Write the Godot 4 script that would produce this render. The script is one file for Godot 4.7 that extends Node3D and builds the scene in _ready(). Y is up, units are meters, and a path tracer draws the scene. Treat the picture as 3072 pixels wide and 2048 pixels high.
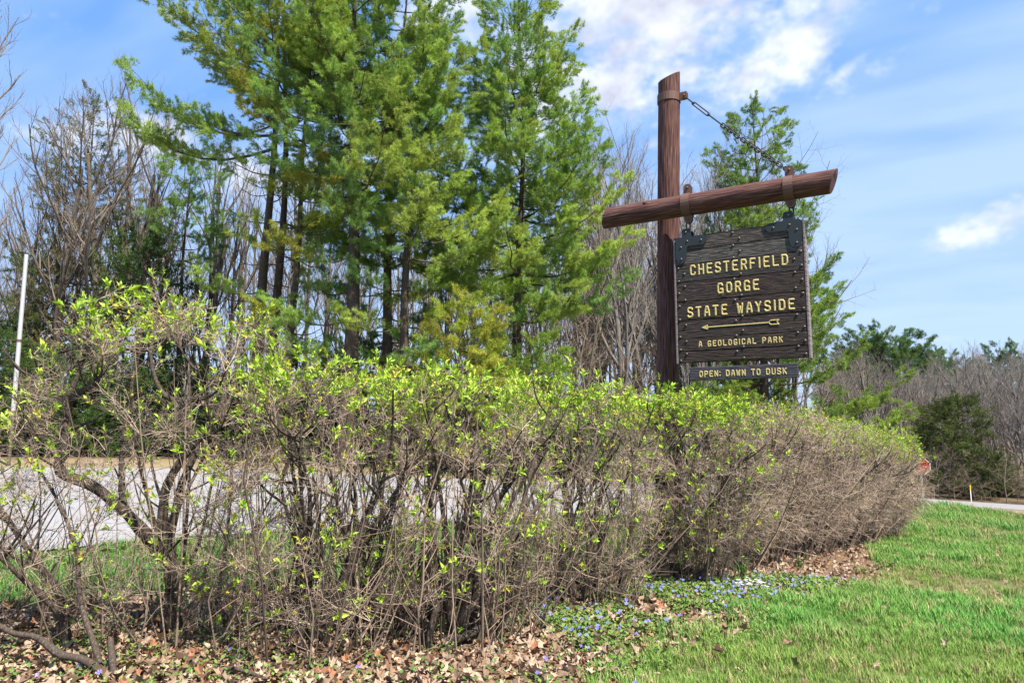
extends Node3D

# ---------------------------------------------------------------- helpers
var used := {}
var rng := RandomNumberGenerator.new()
var noise := FastNoiseLite.new()
var M := {}

class Buf:
	var v := PackedVector3Array()
	var n := PackedVector3Array()
	var c := PackedColorArray()
	var uv := PackedVector2Array()
	var ix := PackedInt32Array()

	func tri(a: Vector3, b: Vector3, d: Vector3, col: Color) -> void:
		var g := (d - a).cross(b - a).normalized()
		var s := v.size()
		v.append(a); v.append(b); v.append(d)
		n.append(g); n.append(g); n.append(g)
		c.append(col); c.append(col); c.append(col)
		uv.append(Vector2(a.x, a.y)); uv.append(Vector2(b.x, b.y)); uv.append(Vector2(d.x, d.y))
		ix.append(s); ix.append(s + 1); ix.append(s + 2)

	func poly(pts: Array, outward: Vector3, col: Color) -> void:
		var g: Vector3 = (pts[2] - pts[0]).cross(pts[1] - pts[0])
		for i in range(1, pts.size() - 1):
			if g.dot(outward) >= 0.0:
				tri(pts[0], pts[i], pts[i + 1], col)
			else:
				tri(pts[0], pts[i + 1], pts[i], col)

	# box with chamfered edges, h = half size, in frame t
	func box(t: Transform3D, h: Vector3, b: float, col: Color) -> void:
		var q := func(sx: float, sy: float, sz: float, k: int) -> Vector3:
			var e := Vector3(h.x - b, h.y - b, h.z - b)
			e[k] = h[k]
			return t * Vector3(sx * e.x, sy * e.y, sz * e.z)
		var o := t.basis
		for s: float in [-1.0, 1.0]:
			poly([q.call(s, -1, -1, 0), q.call(s, 1, -1, 0), q.call(s, 1, 1, 0), q.call(s, -1, 1, 0)], o * Vector3(s, 0, 0), col)
			poly([q.call(-1, s, -1, 1), q.call(1, s, -1, 1), q.call(1, s, 1, 1), q.call(-1, s, 1, 1)], o * Vector3(0, s, 0), col)
			poly([q.call(-1, -1, s, 2), q.call(1, -1, s, 2), q.call(1, 1, s, 2), q.call(-1, 1, s, 2)], o * Vector3(0, 0, s), col)
			if b > 0.0:
				for r: float in [-1.0, 1.0]:
					poly([q.call(s, r, -1, 0), q.call(s, r, 1, 0), q.call(s, r, 1, 1), q.call(s, r, -1, 1)], o * Vector3(s, r, 0), col)
					poly([q.call(s, -1, r, 0), q.call(s, 1, r, 0), q.call(s, 1, r, 2), q.call(s, -1, r, 2)], o * Vector3(s, 0, r), col)
					poly([q.call(-1, s, r, 1), q.call(1, s, r, 1), q.call(1, s, r, 2), q.call(-1, s, r, 2)], o * Vector3(0, s, r), col)
					for w: float in [-1.0, 1.0]:
						poly([q.call(s, r, w, 0), q.call(s, r, w, 1), q.call(s, r, w, 2)], o * Vector3(s, r, w), col)

	func tube(path: PackedVector3Array, rad: PackedFloat32Array, sides: int, col: Color, closed := false, zs := 1.0, vscale := 1.0) -> void:
		var m := path.size()
		var k1 := sides + 1
		var s0 := v.size()
		var u := Vector3.ZERO
		var run := 0.0
		var rings := m + 1 if closed else m
		for j in rings:
			var i := j % m
			var t: Vector3
			if closed:
				t = path[(i + 1) % m] - path[(i + m - 1) % m]
			elif i == 0:
				t = path[1] - path[0]
			elif i == m - 1:
				t = path[i] - path[i - 1]
			else:
				t = path[i + 1] - path[i - 1]
			t = t.normalized()
			if j == 0:
				u = t.cross(Vector3.UP if absf(t.y) < 0.9 else Vector3.RIGHT).normalized()
			else:
				u = (u - t * u.dot(t)).normalized()
				run += path[i].distance_to(path[(i + m - 1) % m])
			var w := t.cross(u)
			for k in k1:
				var a := TAU * k / sides
				var dir := u * cos(a) + w * sin(a)
				if zs != 1.0:
					v.append(path[i] + Vector3(dir.x, dir.y, dir.z * zs) * rad[i])
				else:
					v.append(path[i] + dir * rad[i])
				n.append(dir)
				c.append(col)
				uv.append(Vector2(float(k) / sides, run * vscale))
		for j in rings - 1:
			for k in sides:
				var a0 := s0 + j * k1 + k
				ix.append(a0); ix.append(a0 + k1); ix.append(a0 + 1)
				ix.append(a0 + 1); ix.append(a0 + k1); ix.append(a0 + k1 + 1)

	func ball(p: Vector3, r: float, zs: float, col: Color, seg := 8, rows := 5) -> void:
		var s0 := v.size()
		for j in rows + 1:
			var th := PI * j / rows
			for k in seg + 1:
				var a := TAU * k / seg
				var d := Vector3(sin(th) * cos(a), cos(th), -sin(th) * sin(a))
				v.append(p + Vector3(d.x * r, d.y * r, d.z * r * zs))
				n.append(d); c.append(col); uv.append(Vector2(float(k) / seg, float(j) / rows))
		for j in rows:
			for k in seg:
				var a0 := s0 + j * (seg + 1) + k
				ix.append(a0); ix.append(a0 + 1); ix.append(a0 + seg + 1)
				ix.append(a0 + 1); ix.append(a0 + seg + 2); ix.append(a0 + seg + 1)

	func prism(outline: PackedVector2Array, z0: float, z1: float, col: Color) -> void:
		var id := Geometry2D.triangulate_polygon(outline)
		for i in range(0, id.size(), 3):
			for z: float in [z0, z1]:
				var p := []
				for k in 3:
					p.append(Vector3(outline[id[i + k]].x, outline[id[i + k]].y, z))
				poly(p, Vector3(0, 0, 1 if z == maxf(z0, z1) else -1), col)
		var mid := Vector2.ZERO
		var ccw := not Geometry2D.is_polygon_clockwise(outline)
		for i in outline.size():
			var a := outline[i]
			var b := outline[(i + 1) % outline.size()]
			var e := b - a
			var o := Vector3(e.y, -e.x, 0) * (1.0 if ccw else -1.0)
			# Geometry2D thinks y down, so test by offsetting
			var probe := (a + b) * 0.5 + Vector2(o.x, o.y).normalized() * 0.0005
			if Geometry2D.is_point_in_polygon(probe, outline):
				o = -o
			poly([Vector3(a.x, a.y, z0), Vector3(b.x, b.y, z0), Vector3(b.x, b.y, z1), Vector3(a.x, a.y, z1)], o, col)

	func mesh(m: Material) -> ArrayMesh:
		var a := []
		a.resize(Mesh.ARRAY_MAX)
		a[Mesh.ARRAY_VERTEX] = v
		a[Mesh.ARRAY_NORMAL] = n
		a[Mesh.ARRAY_COLOR] = c
		a[Mesh.ARRAY_TEX_UV] = uv
		a[Mesh.ARRAY_INDEX] = ix
		var me := ArrayMesh.new()
		me.add_surface_from_arrays(Mesh.PRIMITIVE_TRIANGLES, a)
		me.surface_set_material(0, m)
		return me


func numbered(called: String) -> String:
	if not used.has(called):
		used[called] = 0
		return called
	used[called] += 1
	return "%s_%03d" % [called, used[called]]


func tag(o: Node3D, label: String, category: String, group := "", kind := "") -> Node3D:
	o.set_meta("label", label)
	o.set_meta("category", category)
	if group != "":
		o.set_meta("group", group)
	if kind != "":
		o.set_meta("kind", kind)
	return o


func thing(called: String, label: String, category: String, at := Vector3.ZERO, group := "") -> Node3D:
	var o := Node3D.new()
	o.name = numbered(called)
	add_child(o)
	o.position = at
	tag(o, label, category, group)
	return o


func obj(called: String, me: Mesh, parent: Node = null, at := Transform3D()) -> MeshInstance3D:
	var o := MeshInstance3D.new()
	o.name = called if parent else numbered(called)
	o.mesh = me
	o.transform = at
	(parent if parent else self).add_child(o, true)
	return o


func many(called: String, me: Mesh, where: Array, tint: Array, parent: Node = null) -> MultiMeshInstance3D:
	var mm := MultiMesh.new()
	mm.transform_format = MultiMesh.TRANSFORM_3D
	mm.use_colors = true
	mm.mesh = me
	mm.instance_count = where.size()
	for i in where.size():
		mm.set_instance_transform(i, where[i])
		mm.set_instance_color(i, tint[i])
	var o := MultiMeshInstance3D.new()
	o.multimesh = mm
	o.name = called if parent else numbered(called)
	o.set_meta("kind", "stuff")
	(parent if parent else self).add_child(o, true)
	return o


func lin(r: float, g: float, b: float) -> Color:
	return Color(r, g, b)


func mat(col: Color, rough: float, tex: Texture2D = null) -> StandardMaterial3D:
	var m := StandardMaterial3D.new()
	m.albedo_color = col.linear_to_srgb()
	m.roughness = rough
	m.metallic_specular = 0.35
	m.vertex_color_use_as_albedo = true
	if tex:
		m.albedo_texture = tex
	return m


func ntex(sd: int, freq: float, ramp: Array, size := 256, octaves := 4) -> NoiseTexture2D:
	var f := FastNoiseLite.new()
	f.seed = sd
	f.noise_type = FastNoiseLite.TYPE_SIMPLEX_SMOOTH
	f.frequency = freq
	f.fractal_octaves = octaves
	var g := Gradient.new()
	var off := PackedFloat32Array()
	var cols := PackedColorArray()
	for r in ramp:
		off.append(r[0])
		cols.append(r[1])
	g.offsets = off
	g.colors = cols
	var t := NoiseTexture2D.new()
	t.width = size
	t.height = size
	t.seamless = true
	t.noise = f
	t.color_ramp = g
	return t


func rr(a: float, b: float) -> float:
	return rng.randf_range(a, b)


func rdir() -> Vector3:
	var z := rr(-1, 1)
	var a := rr(0, TAU)
	var s := sqrt(1 - z * z)
	return Vector3(s * cos(a), z, s * sin(a))


# basis whose y axis is d, turned by a about it
func along(d: Vector3, a: float) -> Basis:
	var y := d.normalized()
	var x := y.cross(Vector3.FORWARD if absf(y.z) < 0.9 else Vector3.RIGHT).normalized()
	var z := x.cross(y)
	return Basis(x, y, z) * Basis(Vector3.UP, a)


# height of the ground; the lawn falls away to the right, a wooded bank rises past the road
func gh(x: float, d: float) -> float:
	var p := 0.9 * x + 0.44 * d - 4.0
	var sp := 2.0 * log(1.0 + exp(minf(p / 2.0, 50.0)))
	sp = 60.0 * (1.0 - exp(-sp / 60.0))
	var y := -0.095 * sp
	var q := 0.34 * x + 0.94 * d - 45.5
	if q > 0.0 and d > 1.0:
		y += 0.055 * minf(q, 120.0) * smoothstep(0.12, 0.42, x / d)
	return y


func ground_at(x: float, d: float, up := 0.0) -> Vector3:
	return Vector3(x, gh(x, d) + up, -d)


# ---------------------------------------------------------------- sky
func make_sky() -> Image:
	var w := 3072
	var h := 1536
	var data := PackedFloat32Array()
	data.resize(w * h * 3)
	var a := FastNoiseLite.new()
	a.seed = 11; a.frequency = 1.0; a.fractal_octaves = 6; a.noise_type = FastNoiseLite.TYPE_SIMPLEX_SMOOTH; a.fractal_gain = 0.55
	var b := FastNoiseLite.new()
	b.seed = 5; b.frequency = 1.0; b.fractal_octaves = 4; b.noise_type = FastNoiseLite.TYPE_SIMPLEX_SMOOTH
	# cloud banks: azimuth (right of north), elevation, half widths, tilt, weight
	var banks := [
		[0.20, 0.53, 0.26, 0.12, 0.1, 0.9], [0.37, 0.475, 0.17, 0.05, 0.34, 0.85], [0.26, 0.43, 0.09, 0.04, 0.3, 0.6], [0.02, 0.54, 0.09, 0.05, 0.3, 0.75], [0.25, 0.62, 0.34, 0.09, 0.1, 1.0],
		[0.62, 0.235, 0.15, 0.020, 0.26, 0.60], [0.70, 0.262, 0.08, 0.02, 0.2, 0.55], [0.45, 0.195, 0.06, 0.02, 0.2, 0.4], [-0.46, 0.355, 0.11, 0.035, -0.1, 0.62], [-0.36, 0.335, 0.09, 0.03, 0.1, 0.6],
		[-0.62, 0.47, 0.05, 0.015, 0.1, 0.35], [0.56, 0.10, 0.14, 0.012, 0.05, 0.4], [0.47, 0.445, 0.03, 0.012, 0.5, 0.6],
		[1.7, 0.5, 0.5, 0.2, 0.3, 0.9], [2.8, 0.7, 0.6, 0.2, -0.2, 0.8], [-1.6, 0.55, 0.5, 0.16, 0.2, 0.8], [-2.4, 0.35, 0.4, 0.12, 0.1, 0.7], [2.2, 0.25, 0.4, 0.08, 0.1, 0.6], [-1.0, 0.95, 0.5, 0.16, 0.4, 0.6],
	]
	for j in h:
		var el := (0.5 - (j + 0.5) / h) * PI
		for i in w:
			var o := (j * w + i) * 3
			if el < -0.02:
				data[o] = 0.16; data[o + 1] = 0.15; data[o + 2] = 0.12
				continue
			var az := wrapf((i + 0.5) / w * TAU, -PI, PI)
			var ce := cos(el)
			var d := Vector3(sin(az) * ce, sin(el), -cos(az) * ce)
			var t := clampf(el / 0.75, 0.0, 1.0)
			var k := pow(1.0 - t, 1.9)
			var r := lerpf(0.095, 0.60, k)
			var g := lerpf(0.315, 0.78, k)
			var bl := lerpf(0.84, 1.0, k)
			# thin high veil, streaked
			var q := Vector3(d.x, 0.0, d.z) / (d.y + 0.18)
			var veil := b.get_noise_3d(q.x * 0.55 + q.z * 0.35, q.z * 1.6 - q.x * 0.9, 3.0)
			var veil2 := b.get_noise_3d(q.x * 1.5 + q.z * 0.8, q.z * 5.0 - q.x * 2.6, 9.0)
			var hz := clampf(0.42 + 0.85 * veil + 0.35 * veil2 + 0.38 * sin(az), 0.0, 0.85)
			r = lerpf(r, 0.56, hz * 0.72)
			g = lerpf(g, 0.73, hz * 0.72)
			bl = lerpf(bl, 0.98, hz * 0.72)
			# heaped clouds
			var m := 0.0
			for bk in banks:
				var da := wrapf(az - bk[0], -PI, PI)
				if absf(da) > bk[2] * 2.2:
					continue
				var de: float = el - bk[1] - da * bk[4]
				var e2: float = (da / bk[2]) * (da / bk[2]) + (de / bk[3]) * (de / bk[3])
				m = maxf(m, bk[5] * exp(-e2 * 0.7))
			if m > 0.02:
				var f := a.get_noise_3d(d.x * 5.0, d.y * 9.0, d.z * 5.0) + 0.35 * a.get_noise_3d(d.x * 22.0, d.y * 34.0, d.z * 22.0) + 0.16 * a.get_noise_3d(d.x * 70.0, d.y * 100.0, d.z * 70.0)
				var den := smoothstep(0.30, 1.0, m + f * 0.8)
				if den > 0.0:
					var f2 := a.get_noise_3d(d.x * 9.0 + 7.0, d.y * 14.0 - 0.35, d.z * 9.0)
					var br := clampf(0.80 + 0.5 * f2 + 0.25 * (1.0 - m), 0.62, 1.0)
					r = lerpf(r, br * 0.96, den * 0.88)
					g = lerpf(g, br * 0.98, den * 0.88)
					bl = lerpf(bl, lerpf(1.0, br, 0.75), den * 0.88)
			data[o] = r; data[o + 1] = g; data[o + 2] = bl
	return Image.create_from_data(w, h, false, Image.FORMAT_RGBF, data.to_byte_array())


# ---------------------------------------------------------------- setting
const LAWN := [Vector2(0.35, 3.0), Vector2(0.65, 4.9), Vector2(1.5, 5.95), Vector2(2.5, 7.3), Vector2(3.9, 8.5), Vector2(4.6, 9.6), Vector2(6.6, 13.15), Vector2(8.3, 15.8), Vector2(10.6, 19.2), Vector2(12.0, 24.0), Vector2(14.0, 31.0)]
const HEDGE := [Vector2(-6.2, 5.2), Vector2(-4.6, 5.4), Vector2(-2.9, 6.0), Vector2(-1.5, 6.3), Vector2(-0.4, 6.6), Vector2(0.9, 7.6), Vector2(2.1, 8.9), Vector2(3.4, 10.5), Vector2(4.9, 12.3), Vector2(6.5, 14.2), Vector2(8.2, 16.2), Vector2(9.6, 18.2)]
const NEAR := [Vector2(-40, -24), Vector2(-14, 1.6), Vector2(-6.27, 8.78), Vector2(-5.13, 9.96), Vector2(-1.98, 11.9), Vector2(2.16, 15.82), Vector2(6, 20), Vector2(10, 25), Vector2(13, 31), Vector2(14.6, 36.8)]
const FAR := [Vector2(-44, 24), Vector2(-30, 26), Vector2(-19, 26.2), Vector2(-13, 26.0), Vector2(-7.7, 26.3), Vector2(-3, 28), Vector2(0, 30.5), Vector2(3, 33.5), Vector2(5, 37), Vector2(8, 43), Vector2(10.5, 45.5)]


func side_of(line: Array, p: Vector2) -> float:   # signed distance to a polyline, positive on its right
	var best := 1e9
	var sg := 1.0
	for i in line.size() - 1:
		var a: Vector2 = line[i]
		var b: Vector2 = line[i + 1]
		var q := Geometry2D.get_closest_point_to_segment(p, a, b)
		var dd := p.distance_to(q)
		if dd < best:
			best = dd
			sg = -1.0 if (b - a).cross(p - a) > 0.0 else 1.0
	return best * sg


func is_lawn(x: float, d: float) -> float:   # > 0 on the mown grass, with a ragged edge
	var s := side_of(LAWN, Vector2(x, d))
	if d > 31.0:
		s = x - 14.0
	return s + 0.35 * noise.get_noise_2d(x * 9.0, d * 9.0) + 0.25 * noise.get_noise_2d(x * 40.0, d * 40.0)


func is_back_grass(x: float, d: float) -> float:   # the strip between the hedge and the drive
	var a := -side_of(HEDGE, Vector2(x, d)) - 0.75
	var b := side_of(NEAR, Vector2(x, d)) - 0.05
	return minf(a, b) + 0.2 * noise.get_noise_2d(x * 20.0, d * 20.0)


func bare_spot(x: float, d: float) -> float:
	return noise.get_noise_2d(x * 14.0 + 50.0, d * 14.0) + 0.5 * noise.get_noise_2d(x * 50.0, d * 50.0 + 9.0)


func build_ground() -> void:
	var xs := [-12.0]
	while xs[-1] < 14.0: xs.append(xs[-1] + 0.2)
	var st := 0.25
	while xs[-1] < 700.0:
		xs.append(xs[-1] + st)
		st *= 1.12
	st = 0.25
	while xs[0] > -700.0:
		xs.push_front(xs[0] - st)
		st *= 1.12
	var ds := [2.0]
	while ds[-1] < 20.0: ds.append(ds[-1] + 0.2)
	st = 0.25
	while ds[-1] < 900.0:
		ds.append(ds[-1] + st)
		st = minf(st * 1.06, 60.0) if ds[-1] < 130.0 else st * 1.2
	st = 0.3
	while ds[0] > -80.0:
		ds.push_front(ds[0] - st)
		st *= 1.3
	var b := Buf.new()
	var nx := xs.size()
	for d: float in ds:
		for x: float in xs:
			b.v.append(Vector3(x, gh(x, d) + 0.012 * noise.get_noise_2d(x * 60.0, d * 60.0), -d))
			var e := 0.1
			b.n.append(Vector3(gh(x - e, d) - gh(x + e, d), 2.0 * e, gh(x, d + e) - gh(x, d - e)).normalized())
			var col: Color
			var f := noise.get_noise_2d(x * 25.0, d * 25.0)
			if d > 45.0 or x < -60.0 or x > 60.0 or d < 0.0 or (x > 9.0 and 0.34 * x + 0.94 * d > 43.3):
				col = lin(0.15, 0.11, 0.07) if d > 0.0 else lin(0.10, 0.13, 0.04)
			elif is_lawn(x, d) > 0.0:
				col = lin(0.105, 0.135, 0.045).lerp(lin(0.25, 0.205, 0.115), clampf(bare_spot(x, d) * 1.4 - 0.1, 0, 1))
			elif is_back_grass(x, d) > 0.0:
				col = lin(0.09, 0.13, 0.04)
			elif -side_of(FAR, Vector2(x, d)) > 0.0:
				var edge := -side_of(FAR, Vector2(x, d))
				col = lin(0.33, 0.27, 0.16).lerp(lin(0.12, 0.085, 0.055), smoothstep(6.0, 9.0, edge + f * 2.0))
			else:
				col = lin(0.20, 0.14, 0.095)
			b.c.append(col * (1.0 + 0.35 * f))
			b.uv.append(Vector2(x, d))
	for j in ds.size() - 1:
		for i in nx - 1:
			var a := j * nx + i
			b.ix.append_array([a, a + nx, a + 1, a + 1, a + nx, a + nx + 1])
	var m := mat(Color.WHITE, 0.95, ntex(3, 0.06, [[0.0, Color(0.45, 0.43, 0.4)], [0.5, Color(0.85, 0.84, 0.82)], [1.0, Color(1, 1, 1)]], 512, 5))
	m.uv1_triplanar = true
	m.uv1_world_triplanar = true
	m.uv1_scale = Vector3(0.7, 0.7, 0.7)
	var g := obj("ground", b.mesh(m))
	g.set_meta("kind", "structure")
	M.ground = g


func strip(called: String, a: Array, b2: Array, na: int, nb: int, up: float, m: Material) -> MeshInstance3D:
	var ca := Curve2D.new()
	var cb := Curve2D.new()
	for p in a: ca.add_point(p)
	for p in b2: cb.add_point(p)
	var b := Buf.new()
	for i in na + 1:
		var p := ca.sample_baked(ca.get_baked_length() * i / na)
		var q := cb.sample_baked(cb.get_baked_length() * i / na)
		for j in nb + 1:
			var r := p.lerp(q, float(j) / nb)
			b.v.append(ground_at(r.x, r.y, up))
			var e := 0.1
			b.n.append(Vector3(gh(r.x - e, r.y) - gh(r.x + e, r.y), 2.0 * e, gh(r.x, r.y + e) - gh(r.x, r.y - e)).normalized())
			b.c.append(Color.WHITE)
			b.uv.append(r)
	for i in na:
		for j in nb:
			var k := i * (nb + 1) + j
			for t in [[k, k + 1, k + nb + 1], [k + 1, k + nb + 2, k + nb + 1]]:
				var g := (b.v[t[2]] - b.v[t[0]]).cross(b.v[t[1]] - b.v[t[0]])
				if g.y > 0.0:
					b.ix.append_array([t[0], t[1], t[2]])
				else:
					b.ix.append_array([t[0], t[2], t[1]])
	var o := obj(called, b.mesh(m))
	o.set_meta("kind", "structure")
	return o


func build_paving() -> void:
	var m := mat(lin(0.30, 0.30, 0.31), 0.9, ntex(8, 0.05, [[0.0, Color(0.78, 0.78, 0.78)], [0.5, Color(0.94, 0.94, 0.94)], [1.0, Color(1, 1, 1)]], 512, 5))
	m.uv1_triplanar = true
	m.uv1_world_triplanar = true
	m.uv1_scale = Vector3(0.4, 0.4, 0.4)
	strip("driveway", NEAR, FAR, 90, 24, 0.03, m)
	var m2: StandardMaterial3D = m.duplicate()
	m2.albedo_color = lin(0.26, 0.26, 0.27).linear_to_srgb()
	strip("road", [Vector2(2, 75), Vector2(7, 55), Vector2(12, 42), Vector2(16, 36.2), Vector2(21.4, 33.2), Vector2(45, 24.7), Vector2(90, 8.4)], [Vector2(8, 77), Vector2(12.5, 57), Vector2(16.5, 46), Vector2(19, 40.5), Vector2(23.1, 37.9), Vector2(46.7, 29.4), Vector2(92, 13)], 90, 8, 0.05, m2)
	var m3 := mat(lin(0.34, 0.27, 0.21), 0.95, ntex(9, 0.15, [[0.0, Color(0.55, 0.5, 0.45)], [1.0, Color(1, 1, 1)]], 256, 4))
	m3.uv1_triplanar = true
	m3.uv1_world_triplanar = true
	strip("gravel_shoulder", [Vector2(20.9, 28.3), Vector2(21.6, 31.0), Vector2(21.3, 33.35)], [Vector2(45, 14), Vector2(45, 19), Vector2(45, 24.8)], 12, 20, 0.04, m3)


# ---------------------------------------------------------------- grass, leaves, flowers
func grass_tuft(blades: int, sd: int) -> ArrayMesh:
	rng.seed = sd
	var b := Buf.new()
	for i in blades:
		var a := rr(0, TAU)
		var p := Vector3(rr(-0.05, 0.05), 0, rr(-0.05, 0.05))
		var hgt := rr(0.04, 0.095)
		var o := Vector3(cos(a), 0, sin(a))
		var w := o.cross(Vector3.UP) * rr(0.0018, 0.0032)
		var mid := p + o * hgt * 0.18 + Vector3.UP * hgt * 0.6
		var tip := p + o * hgt * rr(0.35, 0.8) + Vector3.UP * hgt
		var s := rr(0.75, 1.25)
		var col := Color(s * rr(0.9, 1.15), s, s * 0.9)
		b.tri(p - w, mid - w * 0.8, p + w, col)
		b.tri(p + w, mid - w * 0.8, mid + w * 0.8, col)
		b.tri(mid - w * 0.8, tip, mid + w * 0.8, col)
	return b.mesh(M.grass)


func build_grass() -> void:
	var kinds := [grass_tuft(16, 1), grass_tuft(16, 2), grass_tuft(16, 3)]
	rng.seed = 77
	var where := [[], [], []]
	var tint := [[], [], []]
	var bands := [[4.0, 7.0, 620.0, 1.0], [7.0, 11.0, 420.0, 1.1], [11.0, 17.0, 200.0, 1.35], [17.0, 28.0, 70.0, 1.9], [28.0, 42.0, 26.0, 2.6]]
	for bd in bands:
		var x0 := -0.3
		var x1: float = bd[1] * 0.78 + 0.8
		var num := int((x1 - x0) * (bd[1] - bd[0]) * bd[2])
		for i in num:
			var d := rr(bd[0], bd[1])
			var x := rr(x0, d * 0.78 + 0.8)
			if rng.randf() > (d * 0.78 + 0.8 - x0) / (x1 - x0):
				continue
			var l := is_lawn(x, d)
			if l < -0.12 or (x > 20.9 and d > 28.4 - 0.6 * (x - 20.9)):
				continue
			if 0.34 * x + 0.94 * d > 38.3:
				continue
			var bs := bare_spot(x, d)
			if bs > 0.12 and rng.randf() < 0.75:
				continue
			var lush := clampf(0.5 + 1.3 * noise.get_noise_2d(x * 22.0, d * 22.0 + 300.0), 0, 1)
			var col := lin(0.17, 0.275, 0.055).lerp(lin(0.10, 0.27, 0.05), lush)
			if rng.randf() < 0.13 + 0.6 * clampf(bs + 0.1, 0, 1):
				col = lin(0.34, 0.29, 0.15)
			col = col * rr(0.8, 1.25)
			var s: float = bd[3] * rr(0.6, 1.2) * (0.75 + 0.45 * lush) * (1.0 + 0.7 * noise.get_noise_2d(x * 130.0, d * 130.0))
			var k := rng.randi() % 3
			where[k].append(Transform3D(Basis(Vector3.UP, rr(0, TAU)).scaled(Vector3(s, s * rr(0.8, 1.2), s)), ground_at(x, d, -0.005)))
			tint[k].append(col)
	var root := thing("lawn_grass", "mown green grass with straw patches on the sloping lawn right of the hedge", "grass")
	root.set_meta("kind", "stuff")
	for k in 3:
		many("blades", kinds[k], where[k], tint[k], root)
	where = [[], [], []]
	tint = [[], [], []]
	for i in 15000:
		var x := rr(-9, 8)
		var d := rr(6, 20)
		if is_back_grass(x, d) < 0.0 or x < -0.85 * d - 1.0:
			continue
		var k := rng.randi() % 3
		var s := rr(1.1, 1.9)
		where[k].append(Transform3D(Basis(Vector3.UP, rr(0, TAU)).scaled(Vector3(s, s, s)), ground_at(x, d)))
		tint[k].append(lin(0.09, 0.21, 0.04) * rr(0.75, 1.3) if rng.randf() > 0.12 else lin(0.3, 0.25, 0.13))
	root = thing("verge_grass", "longer green grass between the hedge and the light grey driveway", "grass")
	root.set_meta("kind", "stuff")
	for k in 3:
		many("blades", kinds[k], where[k], tint[k], root)


func dead_leaf(sd: int, col: Color) -> ArrayMesh:
	rng.seed = sd
	var b := Buf.new()
	var ring := []
	var lobes := 10
	var curl := rr(0.4, 1.5)
	for i in lobes:
		var a := TAU * i / lobes
		var r := (0.05 if i % 2 == 0 else 0.031) * rr(0.8, 1.2)
		var p := Vector3(cos(a) * r * 0.72, 0, sin(a) * r * 1.2)
		p.y = curl * (absf(p.x) * 0.9 - 0.3 * p.z) + rr(-0.006, 0.012) + 0.012
		ring.append(p)
	for i in lobes:
		b.tri(Vector3(0, 0.008, 0), ring[i], ring[(i + 1) % lobes], col * rr(0.85, 1.15))
	return b.mesh(M.leaf_dry)


func build_litter() -> void:
	var cols := [lin(0.33, 0.25, 0.185), lin(0.24, 0.165, 0.115), lin(0.38, 0.29, 0.21), lin(0.14, 0.085, 0.055), lin(0.27, 0.13, 0.075)]
	var kinds := []
	for i in 5:
		kinds.append(dead_leaf(40 + i, cols[i]))
	rng.seed = 501
	var spots := []
	while spots.size() < 12000:
		var d := rr(3.8, 20.0)
		var x := rr(-0.8 * d - 0.6, 0.66 * d)
		var hs := side_of(HEDGE, Vector2(x, d))
		if hs < -1.0 or is_lawn(x, d) > 0.18:
			continue
		if d > 9.0 and rng.randf() < 0.35:
			continue
		if hs > 1.9 and x > 0.0 and rng.randf() < 0.5:
			continue
		spots.append([x, d])
	for i in 480:   # strays on the grass
		var d := rr(4.3, 24.0)
		var x := rr(0.6, 0.74 * d)
		if is_lawn(x, d) > 0.0:
			spots.append([x, d])
	spots.sort_custom(func(p, q): return p[1] < q[1])
	var where := [[], [], [], [], []]
	var tint := [[], [], [], [], []]
	var single := 0
	for s in spots:
		var k: int = [0, 0, 1, 1, 2, 2, 3, 4][rng.randi() % 8]
		var sc := rr(0.35, 0.95)
		var bs := Basis(Vector3.UP, rr(0, TAU)) * Basis(Vector3.RIGHT, rr(-0.7, 0.7)) * Basis(Vector3.BACK, rr(-0.7, 0.7))
		if rng.randf() < 0.4:
			bs = bs * Basis(Vector3.RIGHT, PI)
		var t := Transform3D(bs.scaled(Vector3(sc, sc, sc)), ground_at(s[0], s[1], rr(0.012, 0.05)))
		if single < 300 and absf(s[0]) < 0.74 * s[1] + 0.1 and s[1] > 4.1:
			single += 1
			obj("fallen_leaf", kinds[k], M.ground, t)
		else:
			where[k].append(t)
			tint[k].append(Color.WHITE * rr(0.75, 1.2))
	var root := thing("leaf_litter", "carpet of dry tan and brown fallen leaves under the hedge", "leaves")
	root.set_meta("kind", "stuff")
	for k in 5:
		many("leaves", kinds[k], where[k], tint[k], root)


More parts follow.
